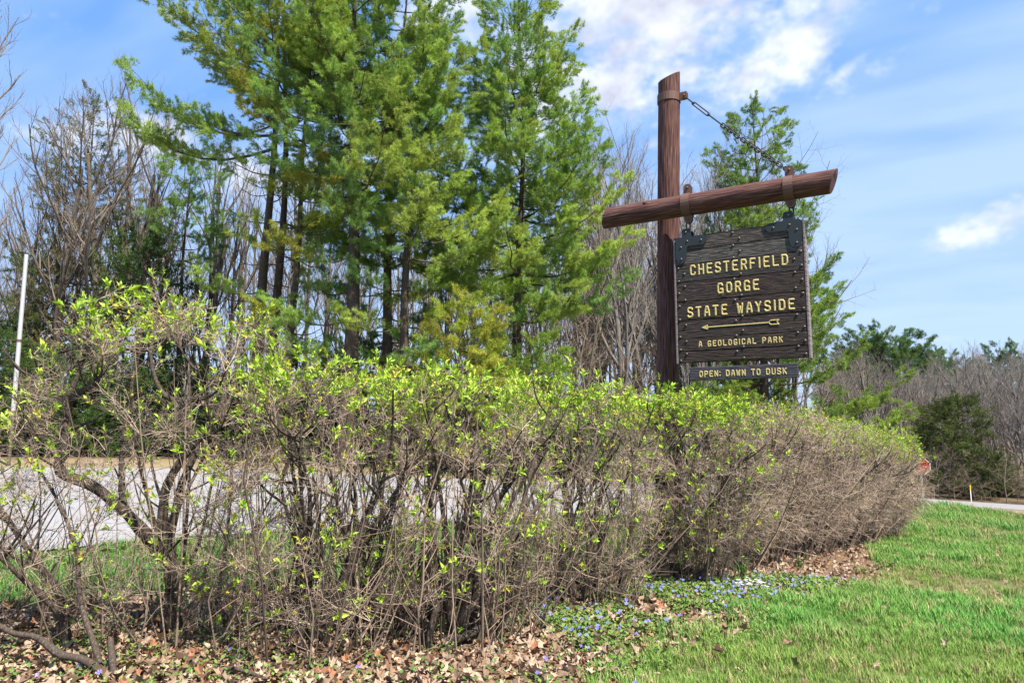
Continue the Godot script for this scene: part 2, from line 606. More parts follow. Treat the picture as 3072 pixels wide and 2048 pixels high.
func build_flowers() -> void:
	var patch := PackedVector2Array([Vector2(0.55, 5.2), Vector2(0.9, 5.75), Vector2(1.5, 6.25), Vector2(2.3, 7.1), Vector2(3.3, 7.75), Vector2(4.2, 8.8), Vector2(3.4, 9.0), Vector2(2.3, 8.4), Vector2(0.9, 7.5), Vector2(0.1, 6.5)])
	rng.seed = 60
	var b := Buf.new()
	for i in 14:   # a few trailing sprigs of small glossy leaves
		var a := rr(0, TAU)
		var p := Vector3(rr(-0.05, 0.05), rr(0.015, 0.07), rr(-0.05, 0.05))
		var o := Vector3(cos(a), rr(0.1, 0.8), sin(a)).normalized()
		var w := o.cross(Vector3.UP).normalized() * rr(0.008, 0.012)
		var l := rr(0.024, 0.036)
		var col := Color(1, 1, 1) * rr(0.7, 1.4)
		b.tri(p, p + o * l * 0.5 - w, p + o * l, col)
		b.tri(p, p + o * l, p + o * l * 0.5 + w, col)
	var leaves := b.mesh(M.vinca)
	b = Buf.new()
	for i in 5:
		var a := TAU * i / 5.0
		var o := Vector3(cos(a), 0.25, sin(a))
		var w := Vector3(-sin(a), 0, cos(a))
		var col := lin(0.20, 0.20, 0.62)
		b.tri(Vector3.ZERO, o * 0.012 - w * 0.005, o * 0.017 - w * 0.007, col)
		b.tri(Vector3.ZERO, o * 0.017 - w * 0.007, o * 0.017 + w * 0.007, col)
		b.tri(Vector3.ZERO, o * 0.017 + w * 0.007, o * 0.012 + w * 0.005, col)
	var flower := b.mesh(M.petal)
	rng.seed = 61
	var lw := []
	var lt := []
	var fw := []
	var ft := []
	while lw.size() < 1900:
		var x := rr(-3.6, 4.4)
		var d := rr(4.3, 9.2)
		var inside := Geometry2D.is_point_in_polygon(Vector2(x, d), patch)
		if not inside and (is_lawn(x, d) > 0.3 or rng.randf() < 0.90 or side_of(HEDGE, Vector2(x, d)) < -0.5):
			continue
		if inside and noise.get_noise_2d(x * 60.0, d * 60.0) < -0.25:
			continue
		lw.append(Transform3D(Basis(Vector3.UP, rr(0, TAU)).scaled(Vector3.ONE * rr(0.8, 1.4)), ground_at(x, d, 0.0)))
		lt.append(lin(0.06, 0.14, 0.035).lerp(lin(0.17, 0.25, 0.055), rng.randf()))
		if rng.randf() < (0.13 if inside else 0.04):
			fw.append(Transform3D(along(Vector3(rr(-0.5, 0.3), 1, rr(0.2, 1.1)), rr(0, TAU)).scaled(Vector3.ONE * rr(0.6, 1.0)), ground_at(x, d, rr(0.06, 0.12))))
			ft.append(Color.WHITE * rr(0.8, 1.25))
	var root := thing("periwinkle_patch", "low periwinkle with violet-blue flowers along the edge of the lawn", "flowers")
	root.set_meta("kind", "stuff")
	many("leaves", leaves, lw, lt, root)
	many("flowers", flower, fw, ft, root)
	# the clump of white blossom
	var c := thing("white_flower_clump", "small clump of white flowers in front of the dark strap-leaved plant", "flowers", ground_at(2.6, 7.85))
	b = Buf.new()
	for i in 60:
		var p := Vector3(rr(-0.17, 0.17), rr(0.06, 0.17), rr(-0.1, 0.1))
		p.y -= 0.25 * absf(p.x)
		for k in 5:
			var a := TAU * k / 5.0 + i
			var o := Vector3(cos(a), 0.5, sin(a)) * 0.017
			var w := Vector3(-sin(a), 0, cos(a)) * 0.008
			b.tri(p, p + o - w, p + o + w, lin(0.62, 0.61, 0.66) * rr(0.8, 1.15))
	var fl := obj("blossom", b.mesh(M.petal), c)
	fl.set_meta("kind", "stuff")
	b = Buf.new()
	for i in 22:
		var p := Vector3(rr(-0.16, 0.16), 0, rr(-0.09, 0.09))
		b.tube(PackedVector3Array([p, p + Vector3(rr(-0.02, 0.02), 0.09, rr(-0.02, 0.02))]), PackedFloat32Array([0.003, 0.002]), 3, lin(0.07, 0.14, 0.03))
	obj("stems", b.mesh(M.petal), c).set_meta("kind", "stuff")
	# strap-leaved bulbs
	var spots := [
		[0.98, 8.05, 26, lin(0.13, 0.21, 0.10), "grey-green strap-leaved plant at the foot of the hedge left of the sign post", 1.15],
		[1.35, 8.2, 16, lin(0.10, 0.20, 0.05), "small green strap-leaved plant right beside the grey-green one", 0.8],
		[2.8, 8.75, 24, lin(0.05, 0.15, 0.03), "dark green strap-leaved plant behind the white flower clump", 0.95],
		[3.9, 9.75, 18, lin(0.06, 0.16, 0.03), "dark green strap-leaved plant farthest right under the hedge", 0.9],
	]
	for s in spots:
		rng.seed = int(s[0] * 100)
		var plant := thing("strap_leaved_plant", s[4], "plant", ground_at(s[0], s[1]), "strap-leaved bulbs under the hedge")
		var sc: float = s[5]
		for i in s[2]:
			b = Buf.new()
			var a := rr(0, TAU)
			var o := Vector3(cos(a), 0, sin(a))
			var w := o.cross(Vector3.UP) * 0.006
			var l := rr(0.2, 0.36) * sc
			var lean := rr(0.15, 0.8)
			var prev := o * 0.02
			for k in range(1, 5):
				var f := k / 4.0
				var p := o * (0.02 + l * lean * f * f * 1.1) + Vector3.UP * l * (f - 0.35 * lean * f * f)
				var w0 := w * (1.2 - (k - 1) * 0.22)
				var w1 := w * (1.2 - k * 0.28)
				var col: Color = s[3] * rr(0.85, 1.15)
				b.tri(prev - w0, p - w1, prev + w0, col)
				b.tri(prev + w0, p - w1, p + w1, col)
				prev = p
			obj("leaf", b.mesh(M.vinca), plant)


# ---------------------------------------------------------------- hedge
# a shoot: a wand with side twigs, one metre long; tips are where leaves sit
func make_shoot(sd: int, sides_n: int, sub: int, spread: float) -> Dictionary:
	rng.seed = sd
	var b := Buf.new()
	var tips := []
	var p := Vector3.ZERO
	var dir := Vector3.UP
	var path := PackedVector3Array([p])
	var rad := PackedFloat32Array([0.0052])
	for i in 7:
		dir = (dir + Vector3(rr(-0.16, 0.16), 0.03, rr(-0.16, 0.16))).normalized()
		p += dir / 7.0
		path.append(p)
		rad.append(lerpf(0.0052, 0.0018, (i + 1) / 7.0))
	b.tube(path, rad, 3, Color.WHITE)
	tips.append([path[7], dir])
	var ang := rr(0, TAU)
	for i in sides_n:
		var t := lerpf(0.15, 0.95, (i + rr(0.1, 0.9)) / sides_n) * 7.0
		var k := int(t)
		var q := path[k].lerp(path[mini(k + 1, 7)], t - k)
		ang += 2.4 + rr(-0.5, 0.5)
		var o := Vector3(cos(ang), 0, sin(ang))
		var l := rr(0.18, 0.5) * (1.15 - t / 9.0)
		var d2 := (o * spread + Vector3.UP * rr(0.5, 1.0)).normalized()
		var q1 := q + d2 * l * 0.5
		var d3 := (d2 + Vector3(rr(-0.3, 0.3), rr(0.0, 0.45), rr(-0.3, 0.3))).normalized()
		var q2 := q1 + d3 * l * 0.5
		var col := Color.WHITE * rr(0.8, 1.2)
		b.tube(PackedVector3Array([q, q1, q2]), PackedFloat32Array([0.0034, 0.0025, 0.0014]), 3, col)
		tips.append([q2, d3])
		for s in sub:
			var f := rr(0.15, 0.9)
			var r0 := q.lerp(q1, f * 2.0) if f < 0.5 else q1.lerp(q2, f * 2.0 - 1.0)
			var d4 := (d3 + rdir() * 0.8 + Vector3.UP * 0.25).normalized()
			var r1 := r0 + d4 * rr(0.07, 0.2)
			b.tube(PackedVector3Array([r0, r1]), PackedFloat32Array([0.0022, 0.0011]), 3, col)
			tips.append([r1, d4, 1])
	return {"mesh": b.mesh(M.twig), "tips": tips}


func make_sprig(sd: int, leaves: int, size: float, c0: Color, c1: Color) -> ArrayMesh:
	rng.seed = sd
	var b := Buf.new()
	for i in leaves:
		var a := i * 2.4 + rr(-0.3, 0.3)
		var lift := rr(0.35, 1.5) if i < leaves - 2 else 2.2
		var o := Vector3(cos(a), lift, sin(a)).normalized()
		var w := o.cross(Vector3.UP).normalized()
		var up := w.cross(o).normalized()
		var l := size * rr(0.7, 1.15)
		var base := Vector3(0, -0.025 + 0.05 * i / leaves, 0)
		var mid := base + o * l * 0.5 + up * l * 0.05
		var tip := base + o * l - up * l * rr(-0.05, 0.2)
		var ww := w * l * rr(0.17, 0.23)
		var e := up * l * 0.07
		var col := c0.lerp(c1, rng.randf())
		b.tri(base, mid + ww + e, mid, col)
		b.tri(mid, mid + ww + e, tip, col)
		b.tri(base, mid, mid - ww + e, col * 0.94)
		b.tri(mid, tip, mid - ww + e, col * 0.94)
	return b.mesh(M.leaf_new)


func stem_tube(pts: Array, r0: float, r1: float, sides := 7) -> ArrayMesh:
	var cv := Curve3D.new()
	for i in pts.size():
		var a: Vector3 = pts[maxi(i - 1, 0)]
		var c: Vector3 = pts[mini(i + 1, pts.size() - 1)]
		cv.add_point(pts[i], (a - c) * 0.16, (c - a) * 0.16)
	cv.bake_interval = 0.05
	var ln := cv.get_baked_length()
	var num := maxi(int(ln / 0.07), 3)
	var path := PackedVector3Array()
	var rad := PackedFloat32Array()
	for i in num + 1:
		var q := cv.sample_baked(ln * i / num)
		path.append(q)
		rad.append(lerpf(r0, r1, float(i) / num) * (1.0 + 0.30 * noise.get_noise_3d(q.x * 600.0, q.y * 600.0, q.z * 600.0)))
	var b := Buf.new()
	b.tube(path, rad, sides, Color.WHITE, false, 1.0, 1.0)
	# rounded tip
	b.ball(path[num], rad[num] * 0.99, 1.0, Color.WHITE, 6, 4)
	return b.mesh(M.bark_shrub)


func build_hedge() -> void:
	var shoots := [make_shoot(1, 8, 1, 0.75), make_shoot(2, 9, 1, 0.9), make_shoot(3, 7, 2, 0.65)]
	var fine := [make_shoot(4, 12, 3, 1.0), make_shoot(5, 13, 3, 1.1), make_shoot(6, 11, 3, 0.9)]
	var g0 := lin(0.28, 0.46, 0.05)
	var g1 := lin(0.42, 0.54, 0.065)
	var sprigs := [make_sprig(11, 7, 0.062, g0, g1), make_sprig(12, 6, 0.07, g0, g1), make_sprig(13, 8, 0.055, lin(0.24, 0.38, 0.03), g0), make_sprig(14, 6, 0.05, lin(0.42, 0.42, 0.06), lin(0.46, 0.36, 0.07))]
	var buds := [make_sprig(15, 4, 0.032, lin(0.34, 0.36, 0.06), lin(0.40, 0.34, 0.09)), make_sprig(16, 4, 0.028, lin(0.30, 0.36, 0.05), lin(0.42, 0.36, 0.1))]
	# x, depth, top height, radius, stems, shoots, leafy top, leafy sides, fine, label
	var list := [
		[-4.6, 5.4, 2.10, 1.05, 8, 240, 0.30, 0.07, 0.1, "leafy shrub with low arching grey stems cut by the left edge of the photo"],
		[-2.8, 5.8, 2.82, 1.32, 6, 600, 0.4, 0.08, 0.2, "tallest shrub of the hedge, with a thick dark forked trunk, towards the left edge"],
		[-1.5, 5.6, 2.28, 1.05, 12, 430, 0.75, 0.11, 0.12, "leaf-topped shrub just right of the tallest shrub"],
		[-0.5, 5.95, 2.20, 1.05, 12, 460, 0.75, 0.12, 0.12, "leaf-topped shrub with upright bare stems in the middle of the hedge"],
		[0.6, 7.2, 2.20, 1.05, 12, 500, 0.75, 0.09, 0.22, "leaf-topped shrub with stems leaning right, just left of the sign post"],
		[2.05, 8.5, 2.12, 1.15, 10, 680, 0.7, 0.04, 0.4, "half leafy shrub that hides the foot of the sign post"],
		[2.8, 9.55, 2.05, 1.1, 6, 350, 0.4, 0.04, 0.18, "small tan shrub wedged right behind the foot of the sign post"],
		[3.4, 10.3, 2.06, 1.2, 9, 520, 0.35, 0.05, 0.18, "mostly bare tan shrub below the hanging sign board"],
		[4.15, 11.25, 2.08, 1.2, 6, 350, 0.3, 0.05, 0.18, "small bare shrub wedged below the right half of the sign board"],
		[4.9, 12.2, 2.02, 1.3, 9, 520, 0.28, 0.05, 0.18, "dense bare tan shrub just right of the shrubs below the sign board"],
		[5.7, 13.2, 1.95, 1.3, 6, 350, 0.3, 0.05, 0.18, "small bare shrub wedged left of the third last shrub of the hedge"],
		[6.5, 14.2, 1.87, 1.35, 9, 520, 0.85, 0.07, 0.18, "third last shrub of the hedge, bare and twiggy"],
		[7.35, 15.2, 1.77, 1.35, 6, 350, 0.85, 0.07, 0.18, "small bare shrub wedged between the third and second last shrubs of the hedge"],
		[8.2, 16.2, 1.65, 1.4, 9, 520, 0.85, 0.07, 0.18, "second last shrub of the hedge, greenish on top"],
		[8.65, 16.9, 1.54, 1.12, 6, 350, 0.85, 0.07, 0.18, "small bare shrub wedged just before the last shrub of the hedge"],
		[8.95, 17.45, 1.42, 0.95, 9, 520, 0.85, 0.07, 0.18, "last rounded shrub at the right end of the hedge, beside the red road sign"],
	]
	for i in list.size():
		var L = list[i]
		var hf: float = L[8]
		var base := ground_at(L[0], L[1])
		var root := thing("shrub", L[9], "shrub", base, "deciduous shrubs of the hedge")
		rng.seed = 900 + i
		var H: float = L[2] - base.y
		var R: float = L[3]
		var nodes := PackedVector3Array()
		var low := 0.13 if i < 5 else 0.045
		var prof := func(s: float) -> float: return R * pow(maxf(sin(PI * clampf(low + (0.85 - low) * s, 0.0, 1.0)), 0.0), 0.6)
		# hand-placed trunks of the tallest shrub (measured, in metres from its foot)
		var stems := []
		if i == 1:
			stems = trunk_paths(base)
		if i == 5:
			stems = [measured([[1980, 1752, 8.05], [1996, 1690, 8.0], [2016, 1580, 7.9], [2058, 1484, 7.85], [2104, 1390, 7.85], [2125, 1290, 7.95]], base, 0.040, 0.018)]
		if i == 3:
			stems = [measured([[1395, 1850, 5.6], [1470, 1770, 5.7], [1525, 1634, 5.8], [1639, 1491, 5.95], [1763, 1386, 6.1], [1806, 1310, 6.2]], base, 0.032, 0.012), measured([[1290, 1900, 5.4], [1330, 1760, 5.5], [1400, 1600, 5.6], [1450, 1450, 5.7], [1475, 1300, 5.8]], base, 0.030, 0.012)]
		for k in L[4]:
			var a: float = TAU * (k + rr(-0.3, 0.3)) / L[4]
			var lean := rr(0.35, 0.95) if i < 5 else rr(0.5, 1.1)
			var o := Vector3(cos(a), 0, sin(a))
			if hf > 0.0 or i == 3:
				o = (o + Vector3(0.45, 0, 0.1)) * 0.85
			var p0 := o * rr(0.05, 0.28) + Vector3(rr(-0.25, 0.25), -0.03, rr(-0.15, 0.15))
			var top := H * rr(0.6, 0.85)
			var p3 := o * R * lean * 0.8 + Vector3.UP * top
			var p1 := p0.lerp(p3, 0.3) + Vector3(rr(-0.1, 0.1), H * 0.04, rr(-0.1, 0.1))
			var p2 := p0.lerp(p3, 0.65) + Vector3(rr(-0.14, 0.14), H * 0.06, rr(-0.14, 0.14))
			stems.append([[p0, p1, p2, p3], rr(0.018, 0.040) if i != 1 else rr(0.014, 0.022), 0.007])
		for s in stems:
			obj("stem", stem_tube(s[0], s[1] * (1.25 if i == 1 else 1.0), s[2]), root)
			var pts: Array = s[0]
			for q in pts.size() - 1:
				for f: float in [0.0, 0.5]:
					var pp: Vector3 = pts[q].lerp(pts[q + 1], f)
					if pp.y > H * 0.12:
						nodes.append(pp)
			# side branches
			var nb: int = 6 if L[1] < 9.0 else 10
			for k in nb:
				var t := rr(0.3, 0.98) * (pts.size() - 1)
				var q := mini(int(t), pts.size() - 2)
				var st: Vector3 = pts[q].lerp(pts[q + 1], t - q)
				if st.y < H * 0.15:
					continue
				var dv := (Vector3(rr(-1, 1), rr(0.2, 1.2), rr(-1, 1)) + Vector3(st.x, 0, st.z).normalized() * 0.4).normalized()
				var ln := rr(0.25, 0.6)
				var e1 := st + dv * ln * 0.5
				var e2 := e1 + (dv + Vector3(rr(-0.3, 0.3), 0.5, rr(-0.3, 0.3))).normalized() * ln * 0.5
				if e2.y > H * 0.9:
					continue
				obj("branch", stem_tube([st, e1, e2], rr(0.008, 0.013), 0.004, 5), root)
				nodes.append(e1)
				nodes.append(e2)
		# thin suckers and crossing wands that rise from the ground
		var cane := Buf.new()
		for k in (95 if i > 1 and i < 6 else 36):
			var a := rr(0, TAU)
			var r0 := R * sqrt(rng.randf()) * (0.72 if i < 5 else 0.42)
			var p0 := Vector3(cos(a) * r0, 0, sin(a) * r0)
			p0.y = gh(base.x + p0.x, -(base.z + p0.z)) - base.y - 0.02
			var top := H * rr(0.3, 0.86)
			var out := Vector3(rr(-0.6, 1.0), 0, rr(-0.4, 0.5)) * (rr(0.9, 1.5) if rng.randf() < 0.35 else 0.5) + Vector3(cos(a), 0, sin(a)) * rr(0, 0.5)
			var p1 := p0 + out * top * 0.22 + Vector3(rr(-0.05, 0.05), top * 0.36, rr(-0.05, 0.05))
			var p2 := p0 + out * top * 0.42 + Vector3(rr(-0.08, 0.08), top * 0.7, rr(-0.08, 0.08))
			var p3 := p0 + out * top * 0.55 + Vector3(rr(-0.08, 0.08), top, rr(-0.08, 0.08))
			var cr := rr(0.0035, 0.010)
			var cc := lin(0.42, 0.32, 0.245).lerp(lin(0.08, 0.062, 0.050), pow(rng.randf(), 0.7)) * rr(0.8, 1.2)
			cane.tube(PackedVector3Array([p0, p1, p2, p3]), PackedFloat32Array([cr, cr * 0.85, cr * 0.65, cr * 0.35]), 4, cc)
			if top > H * 0.5:
				nodes.append(p2)
			if k % 2 == 0:
				nodes.append(p1)
			for q in 3:   # crooked side twigs low down
				var st := p0.lerp(p1, rr(0.3, 1.0)) if q < 2 else p1.lerp(p2, rng.randf())
				var e := st + (rdir() + Vector3.UP * 0.35).normalized() * rr(0.15, 0.5)
				if e.y > 0.03:
					cane.tube(PackedVector3Array([st, st.lerp(e, 0.5) + rdir() * 0.03, e]), PackedFloat32Array([0.0035, 0.003, 0.0015]), 3, cc)
		obj("canes", cane.mesh(M.twig), root).set_meta("kind", "stuff")
		var tw := [[], [], [], [], [], []]
		var tt := [[], [], [], [], [], []]
		var lw := []   # [distance, transform, kind]
		for k in L[5]:
			var s := pow(rng.randf(), 0.8)
			var a := rr(0, TAU)
			if rng.randf() < 0.45:   # more on the side that is open to light
				a = rr(0.1, PI - 0.1)
			var sh := rr(0.8, 1.0) if rng.randf() < 0.7 else rr(0.25, 0.8)
			var rad: float = prof.call(s) * sh
			var T := Vector3(cos(a) * rad, H * (0.05 + 0.95 * s) * lerpf(1.0, 0.93, absf(cos(a)) * s) , sin(a) * rad * 0.9)
			T.y -= 0.22 * s * (rad / R) * (rad / R) * H * 0.5
			T.y = minf(T.y + rr(-0.1, 0.06), H)
			var best := 1e9
			var from := Vector3.ZERO
			for nd in nodes:
				var dd := T.distance_to(nd)
				if nd.y > T.y - 0.08: dd += 0.6
				if dd < 0.28: dd += 0.8
				if dd < best:
					best = dd
					from = nd
			var dv := T - from
			var ln := dv.length()
			if ln > 1.05:
				from = T - dv.normalized() * 1.05
				ln = 1.05
			if ln < 0.2:
				continue
			var kind := rng.randi() % 3 + (3 if rng.randf() < hf else 0)
			var sh2: Dictionary = (shoots + fine)[kind]
			var thick := lerpf(1.1, 1.7, clampf((L[1] - 7.0) / 7.0, 0.0, 1.0))
			var bs := along(dv, rr(0, TAU))
			var wide := maxf(ln, 0.45)
			bs = Basis(bs.x * wide * thick, bs.y * ln, bs.z * wide * thick)
			var tf := Transform3D(bs, from)
			tw[kind].append(tf)
			tt[kind].append(lin(0.52, 0.42, 0.335).lerp(lin(0.22, 0.165, 0.125), rng.randf()) * rr(0.85, 1.2) if rng.randf() < 0.8 else lin(0.10, 0.085, 0.07))
			for tip in sh2.tips:
				var wp: Vector3 = tf * tip[0]
				var hi := smoothstep(0.70 if i < 8 else 0.58, 0.92 if i < 8 else 0.80, wp.y / H + 0.05 * rr(-1, 1))
				var pr := lerpf(L[7], L[6], hi)
				if tip.size() > 2 and hf < 0.4 and rng.randf() < 0.75:
					continue
				if rng.randf() > pr:
					continue
				var dirw: Vector3 = (bs * tip[1]).normalized()
				dirw = (dirw + Vector3.UP * 0.4).normalized()
				var bud: bool = i > 5 and rng.randf() < 0.95 * (1.0 - hi * (0.75 if i < 8 else 0.95))
				var sc := (rr(0.45, 1.25) if rng.randf() < 0.6 else rr(0.3, 0.6)) * (1.0 if hi > 0.5 else 0.9)
				if i >= 6: sc *= 0.85
				var kk: int = (4 + rng.randi() % 2) if bud else ([0, 0, 1, 1, 2, 3][rng.randi() % 6])
				lw.append([(base + wp).distance_to(Vector3(0, 1.6, 0)) / sc + (10.0 if bud else 0.0), Transform3D(along(dirw, rr(0, TAU)).scaled(Vector3.ONE * sc), wp), kk])
		for k in 6:
			if tw[k].size():
				many("twigs", (shoots + fine)[k].mesh, tw[k], tt[k], root)
		lw.sort_custom(func(p, q): return p[0] < q[0])
		var fw := [[], [], [], [], [], []]
		var ft := [[], [], [], [], [], []]
		var singles := 0
		for e in lw:
			var gp: Vector3 = root.position + e[1].origin
			var sx := absf(gp.x) < 0.76 * -gp.z
			if i < 6 and singles < 300 and e[0] < 9.5 and sx:
				singles += 1
				obj("leaf_sprig", (sprigs + buds)[e[2]], root, e[1])
			else:
				fw[e[2]].append(e[1])
				ft[e[2]].append(Color.WHITE * rr(0.8, 1.15))
		for k in 6:
			if fw[k].size():
				many("foliage", (sprigs + buds)[k], fw[k], ft[k], root)


# the forked trunks of the tallest shrub, measured from the photograph, then stood at their own depths
func trunk_paths(base: Vector3) -> Array:
	var out := []
	var rows := [
		[0.050, 0.045, [[510, 1868, 5.75], [514, 1783, 5.75], [506, 1698, 5.75], [468, 1638, 5.7]]],
		[0.042, 0.030, [[468, 1638, 5.7], [417, 1583, 5.6], [361, 1523, 5.5], [272, 1455, 5.4], [204, 1430, 5.35], [168, 1400, 5.3], [187, 1364, 5.3], [195, 1297, 5.3], [199, 1231, 5.35], [207, 1198, 5.35]]],
		[0.022, 0.009, [[207, 1198, 5.35], [187, 1185, 5.4], [124, 1148, 5.5], [54, 1107, 5.6]]],
		[0.024, 0.008, [[207, 1198, 5.35], [249, 1169, 5.3], [298, 1144, 5.2], [309, 1100, 5.2]]],
		[0.020, 0.006, [[203, 1190, 5.35], [232, 1127, 5.4], [253, 1060, 5.4], [262, 980, 5.5]]],
		[0.034, 0.016, [[480, 1610, 5.7], [489, 1527, 5.7], [497, 1464, 5.7], [540, 1385, 5.75], [614, 1297, 5.8], [645, 1262, 5.8], [700, 1180, 5.9]]],
		[0.030, 0.010, [[470, 1650, 5.7], [400, 1560, 5.9], [368, 1500, 5.95], [365, 1413, 6.0], [367, 1318, 6.0], [390, 1215, 6.05], [398, 1130, 6.1], [430, 1010, 6.2]]],
		[0.032, 0.012, [[500, 1640, 5.8], [520, 1560, 5.85], [545, 1450, 5.9], [578, 1372, 5.95], [585, 1318, 6.0], [551, 1264, 6.0], [522, 1206, 6.0], [489, 1181, 6.0], [466, 1140, 6.0], [450, 1060, 6.0], [470, 940, 6.1]]],
		[0.028, 0.016, [[195, 1875, 5.2], [128, 1791, 5.1], [64, 1732, 5.0], [-20, 1650, 4.9]]],
		[0.026, 0.018, [[180, 1800, 5.4], [132, 1715, 5.35], [77, 1642, 5.3], [38, 1583, 5.3], [-20, 1500, 5.3]]],
		[0.024, 0.015, [[300, 2016, 4.75], [240, 1975, 4.72], [180, 1965, 4.75], [110, 1912, 4.8], [40, 1900, 4.85], [-30, 1860, 4.9]]],
		[0.018, 0.008, [[298, 1990, 4.8], [240, 1800, 5.0], [225, 1640, 5.2], [160, 1480, 5.4], [60, 1330, 5.5]]],
	]
	for r in rows:
		out.append(measured(r[2], base, r[0], r[1]))
	return out


func measured(row: Array, base: Vector3, r0: float, r1: float) -> Array:
	var pts := []
	for p in row:
		pts.append(spot(p[0], p[1], p[2]) - base)
	if pts[0].y < 0.35:
		pts.push_front(Vector3(pts[0].x, -0.12 + gh(base.x + pts[0].x, -(base.z + pts[0].z)) - base.y, pts[0].z - 0.02))
	return [pts, r0, r1]


# point at a picture position (3072 px frame) and a distance in metres along the view
func spot(u: float, v: float, d: float) -> Vector3:
	var th := atan(249.5 / 2090.0)
	var x := (u - 1536.0) / 2090.0
	var y := (1024.0 - v) / 2090.0
	var r := Vector3(x, y * cos(th) + sin(th), -(cos(th) - y * sin(th)))
	return r * (d / -r.z) + Vector3(0, 1.6, 0)


# ---------------------------------------------------------------- trees
func grow(bt: Buf, bf: Buf, p: Vector3, dir: Vector3, ln: float, r0: float, lv: int, P: Dictionary) -> void:
	var seg: int = [9, 6, 4, 3, 2][lv]
	var path := PackedVector3Array([p])
	var rad := PackedFloat32Array([r0])
	var r1: float = r0 * [0.35, 0.35, 0.35, 0.4, 0.5][lv]
	var d := dir
	for i in seg:
		var wob: float = [0.05, 0.16, 0.24, 0.28, 0.3][lv]
		d = (d + Vector3(rr(-wob, wob), P.up * [0.02, 0.10, 0.12, 0.12, 0.1][lv], rr(-wob, wob))).normalized()
		p += d * ln / seg
		path.append(p)
		rad.append(lerpf(r0, r1, (i + 1.0) / seg))
	(bt if lv < 2 else bf).tube(path, rad, [8, 5, 4, 3, 3][lv], Color.WHITE)
	if lv >= P.levels:
		return
	var kids: int = P.kids[lv]
	var az := rr(0, TAU)
	for i in kids:
		var t0: float = [P.bole, 0.25, 0.2, 0.15, 0.2][lv]
		var t: float = lerpf(t0, 0.98, (i + rr(0.2, 0.8)) / kids) * seg
		var k := mini(int(t), seg - 1)
		var q := path[k].lerp(path[k + 1], t - k)
		var rq := lerpf(rad[k], rad[k + 1], t - k)
		az += 2.4 + rr(-0.6, 0.6)
		var ax := (path[k + 1] - path[k]).normalized()
		var sidev := along(ax, az).x
		var an: float = rr(P.ang[0], P.ang[1])
		var cd := (ax * cos(an) + sidev * sin(an)).normalized()
		var cl: float = ln * P.ratio[lv] * rr(0.7, 1.15) * (1.0 - 0.45 * (t / seg) if lv > 0 else 1.0 - 0.35 * (t / seg))
		grow(bt, bf, q, cd, cl, minf(rq * 0.62, r0 * 0.5), lv + 1, P)


func bare_variant(sd: int, P: Dictionary) -> Dictionary:
	rng.seed = sd
	var bt := Buf.new()
	var bf := Buf.new()
	grow(bt, bf, Vector3(0, -0.4, 0), Vector3(rr(-0.04, 0.04), 1, rr(-0.04, 0.04)).normalized(), P.h, P.r, 0, P)
	var top := 0.0
	for q in bf.v:
		top = maxf(top, q.y)
	return {"trunk": bt.mesh(P.bark), "twigs": bf.mesh(P.twig), "top": top}


func bare_tree(V: Dictionary, at: Vector3, height: float, turn: float, label: String, group: String, wide := 1.0, lean := 0.0) -> void:
	var t := thing("bare_tree", label, "tree", at, group)
	var s: float = height / V.top
	t.transform = Transform3D(Basis(Vector3.BACK, lean) * Basis(Vector3.UP, turn).scaled(Vector3(s * wide, s, s * wide)), at)
	obj("trunk", V.trunk, t)
	var br := obj("branches", V.twigs, t)
	br.set_meta("kind", "stuff")


# a spray of needle tufts along a twig, 0.7 m long
func make_spray(sd: int, tufts: int, needles: int, nl: float, nw: float, droop: float) -> ArrayMesh:
	rng.seed = sd
	var b := Buf.new()
	b.tube(PackedVector3Array([Vector3.ZERO, Vector3(0, 0.3, 0), Vector3(0, 0.62, 0)]), PackedFloat32Array([0.008, 0.006, 0.003]), 3, Color(1.2, 0.75, 0.9))
	for i in tufts:
		var f := (i + 0.5) / tufts
		var sgn := -1.0 if i % 2 else 1.0
		var st := Vector3(0, 0.08 + 0.55 * f, 0)
		var o := Vector3(sgn * rr(0.4, 1.0), rr(0.4, 0.9), rr(-0.35, 0.35) - droop).normalized()
		var l := rr(0.08, 0.24) * (1.1 - 0.6 * f)
		var p := st + o * l
		var s := rr(0.75, 1.3)
		var col := Color(s * rr(0.9, 1.2), s, s * 0.95)
		for k in needles:
			var d := (o * 0.75 + rdir() * 0.95 + Vector3(0, 0.15, 0.25)).normalized()
			var w := d.cross(rdir()).normalized() * nw
			var q := p - o * rr(0.0, 0.09)
			b.tri(q - w, q + d * nl * rr(0.75, 1.15), q + w, col)
	return b.mesh(M.needle)


